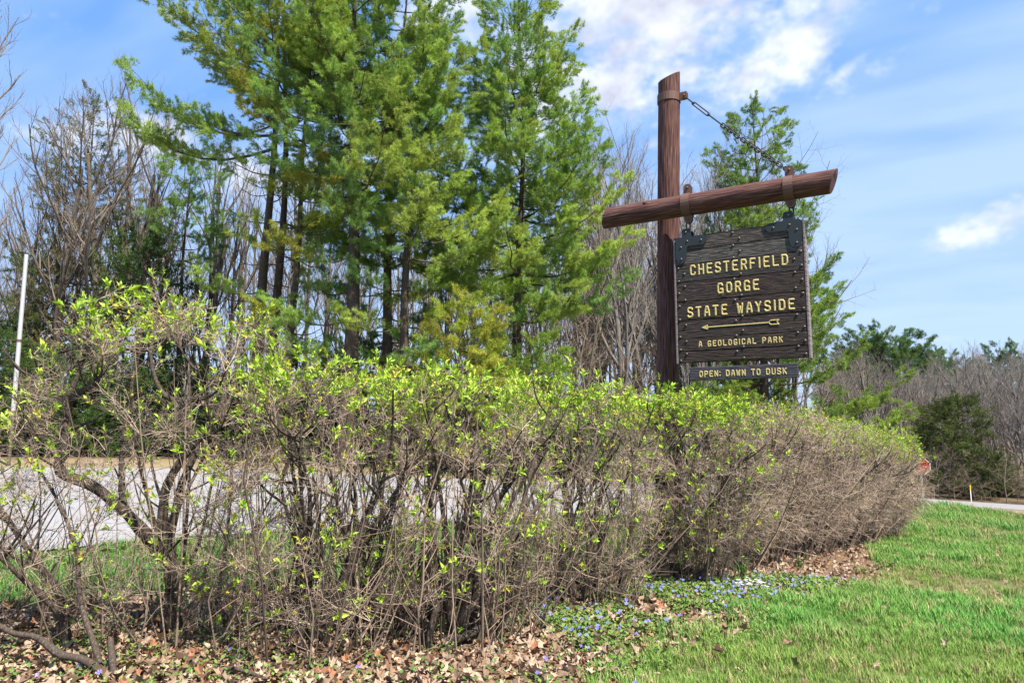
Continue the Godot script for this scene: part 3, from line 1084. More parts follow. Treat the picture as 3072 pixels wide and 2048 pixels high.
func pine(called: String, label: String, at: Vector3, P: Dictionary, sprays: Array, group := "white pines beyond the driveway") -> Node3D:
	rng.seed = P.seed
	var root := thing(called, label, "tree", at, group)
	var H: float = P.h
	var bt := Buf.new()
	var bb := Buf.new()
	var path := PackedVector3Array()
	var rad := PackedFloat32Array()
	var sway := Vector3(P.lean[0], 0, P.lean[1])
	for i in 26:
		var f := i / 25.0
		path.append(sway * (f * f * H) + Vector3(0.18 * sin(f * 7.0 + P.seed), f * H - 0.3, 0.15 * cos(f * 6.0)))
		rad.append(lerpf(P.r, 0.02, pow(f, 0.9)) * (1.0 + 0.5 * exp(-f * 40.0)))
	bt.tube(path, rad, 10, Color.WHITE)
	var where := []
	var tint := []
	var y: float = P.dead
	var az := rr(0, TAU)
	while y < H * 0.985:
		var f := y / H
		var at_f := f * 25.0
		var k := mini(int(at_f), 24)
		var st := path[k].lerp(path[k + 1], at_f - k)
		var live: bool = y > P.crown
		var num := rng.randi_range(3, 5) if live else rng.randi_range(2, 4)
		for i in num:
			az += TAU / num + rr(-0.5, 0.5)
			var o := Vector3(cos(az), 0, sin(az))
			var cf: float = clampf((y - P.crown) / (H - P.crown), 0.0, 1.0)
			var ln: float = P.spread * pow(1.0 - cf, P.taper) * rr(0.5, 1.22) + 0.5
			if not live:
				ln = rr(0.8, 3.2)
			var bush: float = 1.0
			if P.has("skirt") and not live and rng.randf() < P.skirt:
				ln = P.spread * rr(0.5, 0.9)
				bush = 0.9
			elif not live:
				bush = 0.0
			if live and rng.randf() < P.gap:
				ln *= 0.4
			var rise: float = lerpf(P.rise[0], P.rise[1], cf) + rr(-0.1, 0.1)
			var tone: Color = P.tone[rng.randi() % P.tone.size()]
			bough(bb, where, tint, st, o, ln, rise, bush, tone * rr(0.85, 1.15), P)
		y += P.whorl * rr(0.8, 1.2) * (1.0 if live else 1.5)
	for lb in P.get("limbs", []):
		var at_l: float = lb[0] / H * 25.0
		var kl := mini(int(at_l), 24)
		var tl: Color = P.tone[rng.randi() % P.tone.size()]
		if lb.size() > 4:
			tl = lb[4]
		bough(bb, where, tint, path[kl].lerp(path[kl + 1], at_l - kl), Vector3(cos(lb[1]), 0, sin(lb[1])), lb[2], lb[3], 1.0, tl, P)
	for q in 6:
		where.append(Transform3D(along(Vector3(rr(-0.4, 0.4), 1, rr(-0.4, 0.4)), rr(0, TAU)).scaled(Vector3.ONE * P.size), path[25] - Vector3.UP * 0.2 * q))
		tint.append(P.tone[0])
	obj("trunk", bt.mesh(M.bark_pine), root)
	obj("branches", bb.mesh(M.bark_pine), root).set_meta("kind", "stuff")
	var parts := [[], [], []]
	var tints := [[], [], []]
	for i in where.size():
		parts[i % sprays.size()].append(where[i])
		tints[i % sprays.size()].append(tint[i])
	for i in sprays.size():
		if parts[i].size():
			many("crown", sprays[i], parts[i], tints[i], root)
	return root


func bough(bb: Buf, where: Array, tint: Array, st: Vector3, o: Vector3, ln: float, rise: float, bush: float, tone: Color, P: Dictionary) -> void:
	var bp := PackedVector3Array()
	var br := PackedFloat32Array()
	var bn := 6
	for j in bn + 1:
		var g := float(j) / bn
		bp.append(st + o * ln * g + Vector3.UP * (ln * (rise * g + 0.22 * g * g * g - 0.10 * sin(g * PI))) + Vector3(rr(-1, 1), rr(-0.5, 0.5), rr(-1, 1)) * 0.04 * ln * g)
		br.append(lerpf(0.012 + ln * 0.010, 0.006, g))
	bb.tube(bp, br, 4, Color.WHITE)
	if bush == 0.0:
		for q in 5:   # dead side twigs
			var g := rr(0.25, 1.0) * bn
			var kk := mini(int(g), bn - 1)
			var b0 := bp[kk].lerp(bp[kk + 1], g - kk)
			var b1 := b0 + (o * rr(0.2, 1.0) + rdir() * 0.8).normalized() * rr(0.2, 0.8)
			bb.tube(PackedVector3Array([b0, b1]), PackedFloat32Array([0.009, 0.004]), 3, Color.WHITE)
		return
	var w := o.cross(Vector3.UP)
	var step: float = P.step
	var g0 := maxf(0.28, 0.9 / ln if ln < 3.0 else 0.34)
	var tlen := g0 * ln
	var sgn := 1.0
	while tlen < ln:
		var g := tlen / ln
		var kk := mini(int(g * bn), bn - 1)
		var c0 := bp[kk].lerp(bp[kk + 1], g * bn - kk)
		sgn = -sgn
		var sl: float = minf((1.05 - g) * ln * 0.55 + 0.25, 1.6) * rr(0.5, 1.15)
		var sd := (o * rr(0.45, 0.9) + w * sgn * rr(0.6, 1.0) + Vector3.UP * rr(-0.05, 0.35)).normalized()
		bb.tube(PackedVector3Array([c0, c0 + sd * sl]), PackedFloat32Array([0.010, 0.004]), 3, Color.WHITE)
		var u := 0.25
		while u < sl:
			var pd: Vector3 = (sd * 0.8 + rdir() * 0.65 + Vector3.UP * P.perk).normalized()
			var sc: float = P.size * rr(0.7, 1.3)
			where.append(Transform3D(along(pd, rr(0, TAU)).scaled(Vector3.ONE * sc), c0 + sd * u))
			tint.append(tone * rr(0.75, 1.25))
			u += P.gap_s * rr(0.8, 1.3)
		tlen += step * rr(0.8, 1.2)
	for q in 3:
		where.append(Transform3D(along((o + rdir() * 0.5 + Vector3.UP * (P.perk + 0.2)).normalized(), rr(0, TAU)).scaled(Vector3.ONE * P.size * rr(0.8, 1.2)), bp[bn] - o * 0.2 * q))
		tint.append(tone * rr(0.9, 1.2))


func again(src: Node3D, at: Vector3, turn: float, s: Vector3, label: String) -> Node3D:
	var o: Node3D = src.duplicate()
	o.name = numbered(String(src.name).rstrip("0123456789").trim_suffix("_"))
	add_child(o)
	o.transform = Transform3D(Basis(Vector3.UP, turn).scaled(s), at)
	o.set_meta("label", label)
	return o


# base of a tree seen at picture column u (0..2352) and depth d
func foot(u: float, d: float) -> Vector3:
	return ground_at((u - 1176.0) / 1600.0 * d, d)


# height of a tree whose tip shows at row y (0..1568)
func rise_to(y: float, d: float, base: Vector3) -> float:
	return spot(1536, y * 1.3061, d).y - base.y


func build_pines() -> void:
	var sp := [make_spray(21, 18, 20, 0.145, 0.0058, 0.0), make_spray(22, 20, 19, 0.14, 0.0058, 0.0), make_spray(23, 17, 21, 0.15, 0.0058, 0.0)]
	var hs := [make_spray(31, 26, 9, 0.06, 0.010, 0.5), make_spray(32, 28, 9, 0.06, 0.010, 0.6), make_spray(33, 24, 10, 0.065, 0.010, 0.5)]
	var green := [lin(0.27, 0.42, 0.10), lin(0.32, 0.46, 0.11), lin(0.22, 0.37, 0.11), lin(0.35, 0.46, 0.10)]
	var deep := [lin(0.22, 0.37, 0.11), lin(0.26, 0.41, 0.11), lin(0.19, 0.33, 0.11)]
	var std := {"seed": 1, "h": 27.0, "r": 0.36, "lean": [0.0, 0.0], "dead": 3.0, "crown": 9.0, "spread": 5.6, "taper": 0.5, "gap": 0.22, "rise": [0.0, 0.7], "tone": green, "step": 0.27, "gap_s": 0.23, "perk": 0.4, "size": 1.1, "whorl": 1.0}
	var f := foot(598, 34)
	pine("white_pine", "tall pine with bare straight trunk and long left-reaching branches, left of its twin", f, std.merged({"seed": 3, "crown": 18.3, "gap": 0.35, "whorl": 1.15, "spread": 6.2, "r": 0.34, "rise": [0.05, 0.5], "limbs": [[16.0, 3.25, 8.0, 0.06], [16.7, 2.75, 6.8, 0.10], [17.3, 3.5, 5.5, 0.12], [14.6, 2.3, 3.2, 0.1], [13.2, 0.9, 3.6, 0.05, lin(0.36, 0.42, 0.075)], [12.0, 0.3, 4.2, 0.02, lin(0.34, 0.42, 0.075)], [10.6, 1.3, 3.0, 0.0], [8.6, 2.6, 2.6, -0.05]]}, true), sp)
	f = foot(626, 35.5)
	pine("white_pine", "twin pine trunk close right of the long-branched tall pine", f, std.merged({"seed": 4, "crown": 18.0, "gap": 0.4, "limbs": [[15.0, 0.2, 3.4, 0.1], [12.6, 5.6, 3.0, 0.05], [11.2, 0.7, 3.2, 0.0, lin(0.36, 0.42, 0.075)]], "whorl": 1.1, "spread": 5.2, "r": 0.33, "h": 26.0}, true), sp)
	f = foot(650, 33)
	pine("white_pine", "slimmer pine leaning right, with yellowish lower branches", f, std.merged({"seed": 5, "crown": 15.0, "gap": 0.4, "limbs": [[13.0, 1.0, 3.4, 0.05], [11.4, 0.5, 3.8, 0.0], [10.0, 1.6, 2.8, 0.0], [7.0, 2.0, 2.4, -0.05]], "whorl": 1.1, "lean": [0.055, 0.0], "spread": 4.6, "r": 0.25, "h": 22.0, "tone": [lin(0.30, 0.36, 0.06), lin(0.22, 0.32, 0.05), lin(0.34, 0.36, 0.07)]}, true), sp)
	f = foot(797, 32)
	pine("white_pine", "tallest dense pine with a thick dark trunk and dark low branches", f, std.merged({"seed": 6, "crown": 12.0, "dead": 4.2, "whorl": 0.95, "skirt": 0.6, "spread": 5.0, "r": 0.42, "h": 28.0, "gap": 0.3}, true), sp)
	f = foot(880, 35)
	pine("white_pine", "dense pine whose upper crown leans to the cloud, right of the tallest pine", f, std.merged({"seed": 7, "crown": 11.5, "dead": 5.0, "skirt": 0.45, "lean": [0.03, 0.0], "spread": 4.8, "r": 0.34, "h": 27.0, "gap": 0.25, "tone": deep}, true), sp)
	f = foot(930, 32.5)
	pine("white_pine", "pine with a dark slanted trunk between two dense crowns", f, std.merged({"seed": 8, "crown": 10.0, "dead": 4.0, "skirt": 0.35, "lean": [0.02, 0.0], "spread": 3.6, "r": 0.32, "h": 21.0, "gap": 0.2}, true), sp)
	f = foot(1195, 36)
	pine("white_pine", "pointed pine standing alone against the white cloud, left of the sign post", f, std.merged({"seed": 9, "crown": 9.8, "dead": 3.5, "skirt": 0.13, "spread": 4.9, "taper": 0.45, "r": 0.36, "h": rise_to(20, 36, f), "gap": 0.12, "whorl": 0.56, "limbs": [[9.0, 0.3, 5.6, 0.02], [8.4, 0.9, 4.4, 0.0], [9.6, 2.4, 4.5, 0.03], [5.6, 1.2, 2.6, -0.05], [5.2, 2.2, 2.4, -0.05]]}, true), sp)
	f = foot(1760, 50)
	pine("white_pine", "pine behind the hanging sign board with branches reaching right of it", f, std.merged({"seed": 10, "crown": 3.0, "dead": 2.5, "spread": 8.2, "taper": 0.8, "r": 0.4, "h": rise_to(245, 50, f), "gap": 0.2, "whorl": 0.85, "size": 1.25, "step": 0.34, "gap_s": 0.25, "tone": [lin(0.21, 0.33, 0.08), lin(0.26, 0.38, 0.08), lin(0.17, 0.28, 0.08)]}, true), sp)
	f = foot(1130, 44)
	pine("white_pine", "thin pine with few green tufts, just left of the lone pointed pine", f, std.merged({"seed": 12, "crown": 9.0, "spread": 3.0, "r": 0.18, "h": 17.0, "gap": 0.4, "whorl": 1.0, "tone": deep}, true), sp)
	f = foot(408, 41)
	pine("white_pine", "small pine with a rounded green top among the bare trees", f, std.merged({"seed": 13, "crown": 10.5, "skirt": 0.0, "spread": 2.3, "r": 0.2, "h": rise_to(365, 41, f), "gap": 0.15, "whorl": 0.8, "tone": deep}, true), sp)
	f = foot(165, 43)
	pine("white_pine", "narrow brownish conifer behind the bare trees at the left", f, std.merged({"seed": 14, "crown": 5.0, "dead": 3.0, "spread": 4.2, "r": 0.24, "h": rise_to(225, 43, f), "gap": 0.25, "whorl": 0.75, "rise": [0.1, 0.5], "tone": [lin(0.17, 0.19, 0.07), lin(0.20, 0.19, 0.08), lin(0.13, 0.18, 0.06)]}, true), hs)
	f = foot(1065, 31)
	pine("pine_sapling", "bright yellow-green young pine showing low above the hedge", f, std.merged({"seed": 15, "crown": 1.0, "dead": 0.8, "spread": 2.1, "r": 0.07, "h": rise_to(700, 31, f), "gap": 0.1, "whorl": 0.5, "rise": [0.05, 0.4], "tone": [lin(0.33, 0.42, 0.06), lin(0.40, 0.43, 0.07)]}, true), sp, "young pines by the driveway")
	f = foot(1180, 33)
	pine("pine_sapling", "young pine with soft green boughs at the foot of the lone pine", f, std.merged({"seed": 16, "crown": 2.2, "dead": 1.2, "spread": 2.0, "r": 0.07, "h": rise_to(655, 33, f), "gap": 0.25, "whorl": 0.9, "rise": [0.05, 0.4], "tone": [lin(0.22, 0.34, 0.05), lin(0.18, 0.29, 0.05)]}, true), sp, "young pines by the driveway")
	# beyond the road
	var far_tone := [lin(0.11, 0.20, 0.075), lin(0.135, 0.22, 0.08), lin(0.09, 0.17, 0.07)]
	f = foot(2030, 74)
	var p0 := pine("far_pine", "tallest dark pine above the bare wood beyond the road", f, std.merged({"seed": 17, "crown": 9.0, "dead": 6.0, "spread": 4.6, "taper": 0.55, "r": 0.34, "h": rise_to(778, 74, f), "gap": 0.12, "whorl": 0.7, "size": 1.6, "step": 0.42, "gap_s": 0.36, "tone": far_tone}, true), sp, "pines in the wood beyond the road")
	for e in [[1985, 76, 800, 1.0, "dark pine left of the tallest pine beyond the road"], [2078, 73, 800, 1.05, "dark pine close right of the tallest pine beyond the road"], [2152, 86, 822, 0.75, "small lone pine top over the middle of the far bare wood"], [2325, 80, 812, 0.9, "lone pine top over the far wood at the right edge"], [2195, 88, 842, 0.7, "lowest pine tip over the far bare wood"], [1960, 70, 850, 0.9, "lower dark pine beside the branches right of the sign"]]:
		f = foot(e[0], e[1])
		var hh: float = rise_to(e[2], e[1], f) / p0.get_meta("tall", rise_to(778, 74, foot(2030, 74)))
		again(p0, f, e[0] * 0.7, Vector3(hh * e[3], hh, hh * e[3]), e[4])
	# hemlocks: dark undergrowth beyond the drive
	var dark := [lin(0.075, 0.14, 0.04), lin(0.095, 0.165, 0.042), lin(0.06, 0.115, 0.036)]
	var hem := std.merged({"seed": 30, "h": 5.0, "r": 0.09, "crown": 0.35, "dead": 0.2, "spread": 2.5, "taper": 0.8, "gap": 0.05, "rise": [-0.05, 0.3], "tone": dark, "step": 0.3, "gap_s": 0.27, "perk": 0.0, "size": 1.15, "whorl": 0.3}, true)
	f = foot(35, 38)
	var h0 := pine("hemlock", "dark hemlock behind the pale metal pole", f, hem, hs, "dark hemlocks beyond the driveway")
	var hl := [
		[-30, 36, 760, 1.0, "dark hemlock at the left edge of the photo"], [120, 39, 830, 1.0, "low hemlock just right of the pale metal pole"], [215, 37, 845, 1.1, "low hemlock behind the left part of the tallest shrub"],
		[300, 40, 540, 0.55, "taller olive hemlock among the bare trees at the left"], [330, 37, 850, 1.1, "low hemlock behind the middle of the tallest shrub"], [430, 38, 830, 1.1, "low hemlock behind the right part of the tallest shrub"],
		[530, 36, 860, 1.0, "low hemlock left of the twin pine trunks"], [690, 38, 800, 1.0, "hemlock between the twin pines and the tallest pine"], [760, 35, 850, 1.1, "low hemlock at the foot of the tallest pine"],
		[860, 37, 790, 1.0, "hemlock right of the tallest pine's foot"], [960, 38, 850, 1.0, "low hemlock left of the bright young pine"], [1010, 42, 860, 1.2, "low hemlock behind the bright young pine"],
		[1150, 40, 850, 1.1, "low hemlock at the foot of the lone pointed pine"], [1260, 42, 870, 1.1, "low hemlock right of the lone pointed pine"], [600, 40, 860, 1.2, "low hemlock behind the twin pine trunks"], [1380, 46, 900, 1.2, "low hemlock left of the sign post"], [60, 44, 720, 0.7, "tall dark hemlock behind the pole"],
	]
	for e in hl:
		f = foot(e[0], e[1])
		var s := rise_to(e[2], e[1], f) / 5.0
		again(h0, f, e[0] * 1.3, Vector3(maxf(s * e[3], 0.85), s, maxf(s * e[3], 0.85)), e[4])
	f = foot(2188, 41.5)
	var hb := pine("far_hemlock", "wide dark hemlock at the edge of the wood beyond the road", f, hem.merged({"seed": 33, "h": rise_to(915, 41.5, f), "spread": 2.1, "crown": 0.7, "taper": 0.95, "r": 0.16, "size": 1.35, "step": 0.25, "gap_s": 0.25, "whorl": 0.27, "tone": [lin(0.085, 0.12, 0.036), lin(0.105, 0.14, 0.04), lin(0.07, 0.10, 0.034)]}, true), hs, "hemlocks beyond the road")
	again(hb, foot(2142, 45), 2.0, Vector3(0.7, 0.9, 0.7), "dark hemlock just left of the wide one beyond the road")
	again(hb, foot(2255, 42.5), 4.0, Vector3(0.55, 0.32, 0.55), "low bushy evergreen right of the yellow-topped marker post")
	again(hb, foot(2290, 42), 1.0, Vector3(0.5, 0.28, 0.5), "low olive evergreen nearest the right edge beyond the road")


# depth of the road's far edge along picture column u
func verge(u: float) -> float:
	var k := (u - 1176.0) / 1600.0
	return 37.9 - 0.34 * (k * 37.9 - 23.1) / (0.94 + 0.34 * k)


func nth(i: int) -> String:
	if i < 9:
		return ["first", "second", "third", "fourth", "fifth", "sixth", "seventh", "eighth", "ninth"][i]
	var k := i + 1
	var e := "th"
	if k % 100 < 11 or k % 100 > 13:
		e = {1: "st", 2: "nd", 3: "rd"}.get(k % 10, "th")
	return str(k) + e


func build_bare_trees() -> void:
	var pa := {"h": 13.0, "r": 0.19, "levels": 4, "kids": [9, 8, 6, 5], "bole": 0.34, "ratio": [0.52, 0.55, 0.5, 0.55], "ang": [0.35, 0.75], "up": 1.5, "bark": M.bark_bare, "twig": M.bark_twig}
	var va := [bare_variant(101, pa), bare_variant(102, pa.merged({"kids": [8, 8, 6, 5], "bole": 0.3, "ang": [0.3, 0.6], "up": 2.2}, true)), bare_variant(103, pa.merged({"bole": 0.45, "r": 0.15, "kids": [8, 5, 5, 4]}, true)), bare_variant(104, pa.merged({"bole": 0.5, "r": 0.12, "kids": [7, 5, 4, 3], "ratio": [0.4, 0.5, 0.5, 0.5]}, true))]
	var pg := pa.merged({"bark": M.bark_grey, "twig": M.twig_grey, "kids": [10, 8, 7, 5], "bole": 0.18, "up": 2.0, "ang": [0.3, 0.65]}, true)
	var vg := [bare_variant(111, pg), bare_variant(112, pg), bare_variant(113, pg.merged({"bole": 0.35}, true))]
	var pt := pa.merged({"bark": M.bark_twig, "twig": M.twig_tan, "kids": [9, 7, 6, 4], "bole": 0.1, "ang": [0.5, 1.2], "up": 0.5, "ratio": [0.5, 0.5, 0.5, 0.5], "r": 0.09}, true)
	var vt := [bare_variant(121, pt), bare_variant(122, pt)]
	var g := "bare trees at the left beyond the driveway"
	var near := [
		[-190, 15.0, -330, 1, "bare tree outside the left edge whose twigs hang into the sky corner", 1.15],
		[20, 42, 330, 2, "bare tree at the far left edge beyond the pole", 1.0], [105, 40, 200, 0, "bare tree second from the left edge", 1.0], [150, 44, 185, 2, "slim bare tree in front of the narrow brownish conifer", 0.9],
		[232, 40, 145, 0, "wide bare tree right of the narrow brownish conifer", 1.1], [268, 46, 190, 3, "slim bare tree just right of the wide bare tree", 1.0], [328, 41, 138, 1, "highest bare tree of the left group, forking low", 1.1],
		[395, 47, 230, 2, "bare tree behind the small round-topped pine", 1.0], [432, 43, 290, 1, "leaning bare tree right of the small round-topped pine", 1.0], [478, 45, 330, 3, "bare tree below the long left-reaching pine branches", 1.1], [520, 40, 420, 3, "short bare tree just left of the twin pines", 1.0],
	]
	for i in near.size():
		var e = near[i]
		var f := foot(e[0], e[1])
		bare_tree(va[e[3]], f, rise_to(e[2], e[1], f), i * 1.7 + 0.4, e[4], g, e[5], -0.12 if i == 8 else 0.0)
	var mid := [
		[540, 50, 480, 3, "thin bare trunk seen left of the twin pines"], [705, 52, 330, 3, "thin bare tree between the twin pines and the tallest pine"], [840, 50, 500, 3, "thin bare tree right of the tallest pine's trunk"], [985, 50, 480, 3, "thin bare tree left of the bright young pine"], [1030, 46, 560, 3, "dark thin tree above the bright young pine"], [1095, 48, 500, 2, "thin bare tree between the two crowns' gap"],
		[1270, 50, 600, 3, "thin bare tree close right of the lone pine's trunk"], [1330, 43, 500, 3, "pale bare trunk leaning right, near the beam's left end"], [1440, 46, 185, 1, "tall bare tree just left of the sign post's top"], [1492, 50, 290, 2, "bare tree directly behind the sign post"], [1562, 47, 270, 1, "bare tree right of the post under the chain"], [1625, 52, 320, 2, "bare tree behind the sloping chain"], [1600, 44, 470, 0, "low wide bare tree behind the gap above the sign board"], [1690, 55, 400, 2, "bare tree left of the pine behind the sign board"],
	]
	for i in mid.size():
		var e = mid[i]
		var f := foot(e[0], e[1])
		bare_tree(va[e[3]] if e[0] < 1400 else (vg + va)[e[3]], f, rise_to(e[2], e[1], f), i * 2.1, e[4], "thin bare trees among the pines", 1.0, -0.13 if e[0] == 1330 else 0.0)
	rng.seed = 31
	for i in 64:   # thin trunks deeper in the wood
		var u := -120.0 + 29.5 * i + rr(-14, 14)
		var d := rr(48, 80)
		if u > 1380: d = maxf(d, 58.0)
		var f := foot(u, d)
		bare_tree(va[2 + i % 2] if i % 3 else va[0], f, rise_to(rr(360, 640), d, f), rr(0, TAU), "thin bare tree deep in the wood beyond the driveway, %s from the left" % nth(i), "thin bare trees deep in the wood", 0.95)
	rng.seed = 35
	for i in 46:
		var u := -80.0 + 33.0 * i + rr(-15, 15)
		var d := rr(41, 56)
		var f := foot(u, d)
		if u > 1380:
			f = foot(u, 60.0)
			d = 60.0
		bare_tree(va[2 + i % 2], f, rise_to(rr(250, 560), d, f), rr(0, TAU), "slim grey-brown bare tree among the pines beyond the driveway, %s from the left" % nth(i), "slim bare trees among the pines", 0.8)
	rng.seed = 36
	for i in 22:
		var u: float = lerpf(1330, 1830, i / 21.0) + rr(-6, 6)
		var d := rr(56, 68)
		var f := foot(u, d)
		bare_tree((vg + vt)[i % 5], f, rise_to(rr(260, 450), d, f), rr(0, TAU), "tall tan-grey bare tree behind the sign post and board, %s from the left" % nth(i), "tall bare trees behind the sign", 1.0)
	for i in 34:   # tangle of bare brush behind the hedge
		var u: float = lerpf(1060, 1900, i / 33.0) + rr(-12, 12)
		var d := rr(40, 50) if u < 1500 else rr(53, 60)
		var f := foot(u, d)
		bare_tree(vt[i % 2], f, rise_to(rr(590, 780), d, f), rr(0, TAU), "bare tan brush in the tangle behind the sign and hedge, %s from the left" % nth(i), "bare tan brush behind the sign", 1.25)
	for i in 26:
		var u: float = lerpf(-40, 1060, i / 25.0) + rr(-20, 20)
		var d := rr(40, 47)
		var f := foot(u, d)
		bare_tree(vt[i % 2], f, rise_to(rr(720, 880), d, f), rr(0, TAU), "low bare brush under the pines beyond the driveway, %s from the left" % nth(i), "low bare brush under the pines", 1.4)
	for i in 92:   # the grey wood beyond the road
		var u: float = lerpf(1890, 2440, i / 91.0) + rr(-3, 3)
		var d := rr(44, 62) if i % 2 == 0 else rr(64, 104)
		if u < 2150: d += 8.0
		var f := foot(u, d)
		bare_tree(vg[i % 3], f, rise_to(rr(750, 885) if i % 2 == 0 else rr(775, 845), d, f), rr(0, TAU), "grey bare tree in the wood beyond the road, %s from the left" % nth(i), "grey bare trees beyond the road", 1.5)
	for e in [[2278, 44, 905, 1.35, "nearest bare tree with dark forked trunk right of the wide hemlock"], [2340, 41, 860, 1.4, "pale bare tree with a low sideways limb at the right edge"], [2150, 43, 1000, 0.8, "small dark bare tree left of the wide hemlock's trunk"]]:
		var f := foot(e[0], e[1])
		bare_tree(vg[2], f, rise_to(e[2], e[1], f), e[0] * 0.37, e[4], "grey bare trees at the edge of the far wood", e[3])
	rng.seed = 32
	for i in 30:
		var u: float = lerpf(2080, 2420, i / 29.0)
		var f := foot(u, verge(u) + rr(0.6, 5.0))
		bare_tree(vt[i % 2], f, rr(1.6, 3.6), rr(0, TAU), "rusty low brush along the far side of the road, %s from the left" % nth(i), "low brush along the far side of the road", 1.7)


# ---------------------------------------------------------------- the sign
const GLYPH := {
	"C": [[1, .8, .82, 1, .2, 1, 0, .8, 0, .2, .2, 0, .82, 0, 1, .2]],
	"H": [[0, 0, 0, 1], [1, 0, 1, 1], [0, .5, 1, .5]],
	"E": [[1, 1, .15, 1, 0, .86, 0, .14, .15, 0, 1, 0], [0, .52, .8, .52]],
	"S": [[1, .84, .84, 1, .2, 1, 0, .84, 0, .68, .16, .54, .84, .46, 1, .3, 1, .16, .82, 0, .16, 0, 0, .14]],
	"T": [[0, 1, 1, 1], [.5, 1, .5, 0]],
	"R": [[0, 0, 0, .88, .12, 1, .82, 1, 1, .84, 1, .62, .82, .48, 0, .48], [.6, .48, 1, 0]],
	"F": [[1, 1, .12, 1, 0, .88, 0, 0], [0, .52, .75, .52]],
	"I": [[.5, 0, .5, 1]],
	"L": [[0, 1, 0, .12, .12, 0, 1, 0]],
	"D": [[0, 0, 0, 1, .75, 1, 1, .8, 1, .2, .75, 0, 0, 0]],
	"G": [[1, .82, .82, 1, .2, 1, 0, .8, 0, .2, .2, 0, 1, 0, 1, .42, .6, .42]],
	"O": [[.22, 0, 0, .2, 0, .8, .22, 1, .78, 1, 1, .8, 1, .2, .78, 0, .22, 0]],
	"A": [[0, 0, .08, .5, .35, 1, .65, 1, .92, .5, 1, 0], [.06, .34, .94, .34]],
	"W": [[0, 1, .22, 0, .5, .7, .78, 0, 1, 1]],
	"Y": [[0, 1, .5, .5, 1, 1], [.5, .5, .5, 0]],
	"P": [[0, 0, 0, .88, .12, 1, .82, 1, 1, .84, 1, .6, .82, .45, 0, .45]],
	"K": [[0, 0, 0, 1], [1, 1, 0, .42], [.35, .6, 1, 0]],
	"N": [[0, 0, 0, 1, 1, 0, 1, 1]],
	"U": [[0, 1, 0, .2, .2, 0, .8, 0, 1, .2, 1, 1]],
	":": [[.5, .74, .5, .76], [.5, .1, .5, .12]],
}


func stroke(b: Buf, pts: Array, r: float, z: float, col: Color) -> void:
	var path := PackedVector3Array()
	var rad := PackedFloat32Array()
	for i in pts.size():
		path.append(Vector3(pts[i].x, pts[i].y, z))
		rad.append(r)
	# each stroke is a row of short rounded grooves filled with paint
	for i in path.size() - 1:
		b.tube(PackedVector3Array([path[i], path[i + 1]]), PackedFloat32Array([r, r]), 8, col, false, 0.35)
	for i in path.size():
		b.ball(path[i], r, 0.35, col, 8, 6)


func write_line(root: Node3D, text: String, a0: float, a1: float, b0: float, b1: float, wl: float, r: float, z: float) -> void:
	var total := 0.0
	for ch in text:
		total += _cw(ch) * wl
	var gap := (a1 - a0 - total) / (text.length() - 1)
	var x := a0
	for ch in text:
		var w := _cw(ch) * wl
		if ch != " ":
			var b := Buf.new()
			for line in GLYPH[ch]:
				var pts := []
				for i in range(0, line.size(), 2):
					pts.append(Vector2(x + r + line[i] * maxf(w - 2.0 * r, 0.0) if ch not in "I:" else x + w * 0.5, b0 + r + line[i + 1] * (b1 - b0 - 2.0 * r)))
				stroke(b, pts, r, z, Color.WHITE)
			obj("letter", b.mesh(M.paint_yellow), root)
		x += w + gap


func _cw(ch: String) -> float:
	return {"I": 0.38, " ": 0.7, "W": 1.05, ":": 0.35}.get(ch, 1.0)


func log_shape(l0: float, l1: float, r: float, s0: float, s1: float, sides: int, sd: int, m: Material, worn := 0.0) -> ArrayMesh:
	# a peeled log lying along x; s0, s1 slant its two cut ends
	var b := Buf.new()
	var rings := 90
	for i in rings + 1:
		for k in sides + 1:
			var a := TAU * k / sides
			var q := Vector2(cos(a), sin(a))
			var f := float(i) / rings
			var e0 := l0 + s0 * q.x * r
			var e1 := l1 + s1 * q.x * r
			var x := lerpf(e0, e1, f)
			var rr0 := r * (1.0 + 0.025 * noise.get_noise_3d(x * 120.0, q.x * 90.0 + sd, q.y * 90.0) + 0.02 * noise.get_noise_3d(x * 12.0, q.x * 700.0, q.y * 700.0 + sd))
			b.v.append(Vector3(x, q.x * rr0, q.y * rr0))
			b.n.append(Vector3(0, q.x, q.y))
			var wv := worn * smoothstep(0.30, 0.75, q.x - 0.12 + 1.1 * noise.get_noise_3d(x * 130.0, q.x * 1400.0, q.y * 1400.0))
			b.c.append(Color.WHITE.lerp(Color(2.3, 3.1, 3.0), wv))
			b.uv.append(Vector2(float(k) / sides * 3.0, x * 0.35))
	for i in rings:
		for k in sides:
			var a0 := i * (sides + 1) + k
			b.ix.append_array([a0, a0 + sides + 1, a0 + 1, a0 + 1, a0 + sides + 1, a0 + sides + 2])
	for e in 2:
		var row := 0 if e == 0 else rings * (sides + 1)
		var mid := Vector3(l0 if e == 0 else l1, 0, 0)
		for k in sides:
			b.poly([mid, b.v[row + k], b.v[row + k + 1]], Vector3(-1 if e == 0 else 1, 0, 0), Color(1.9, 1.9, 1.8))
	return b.mesh(m)


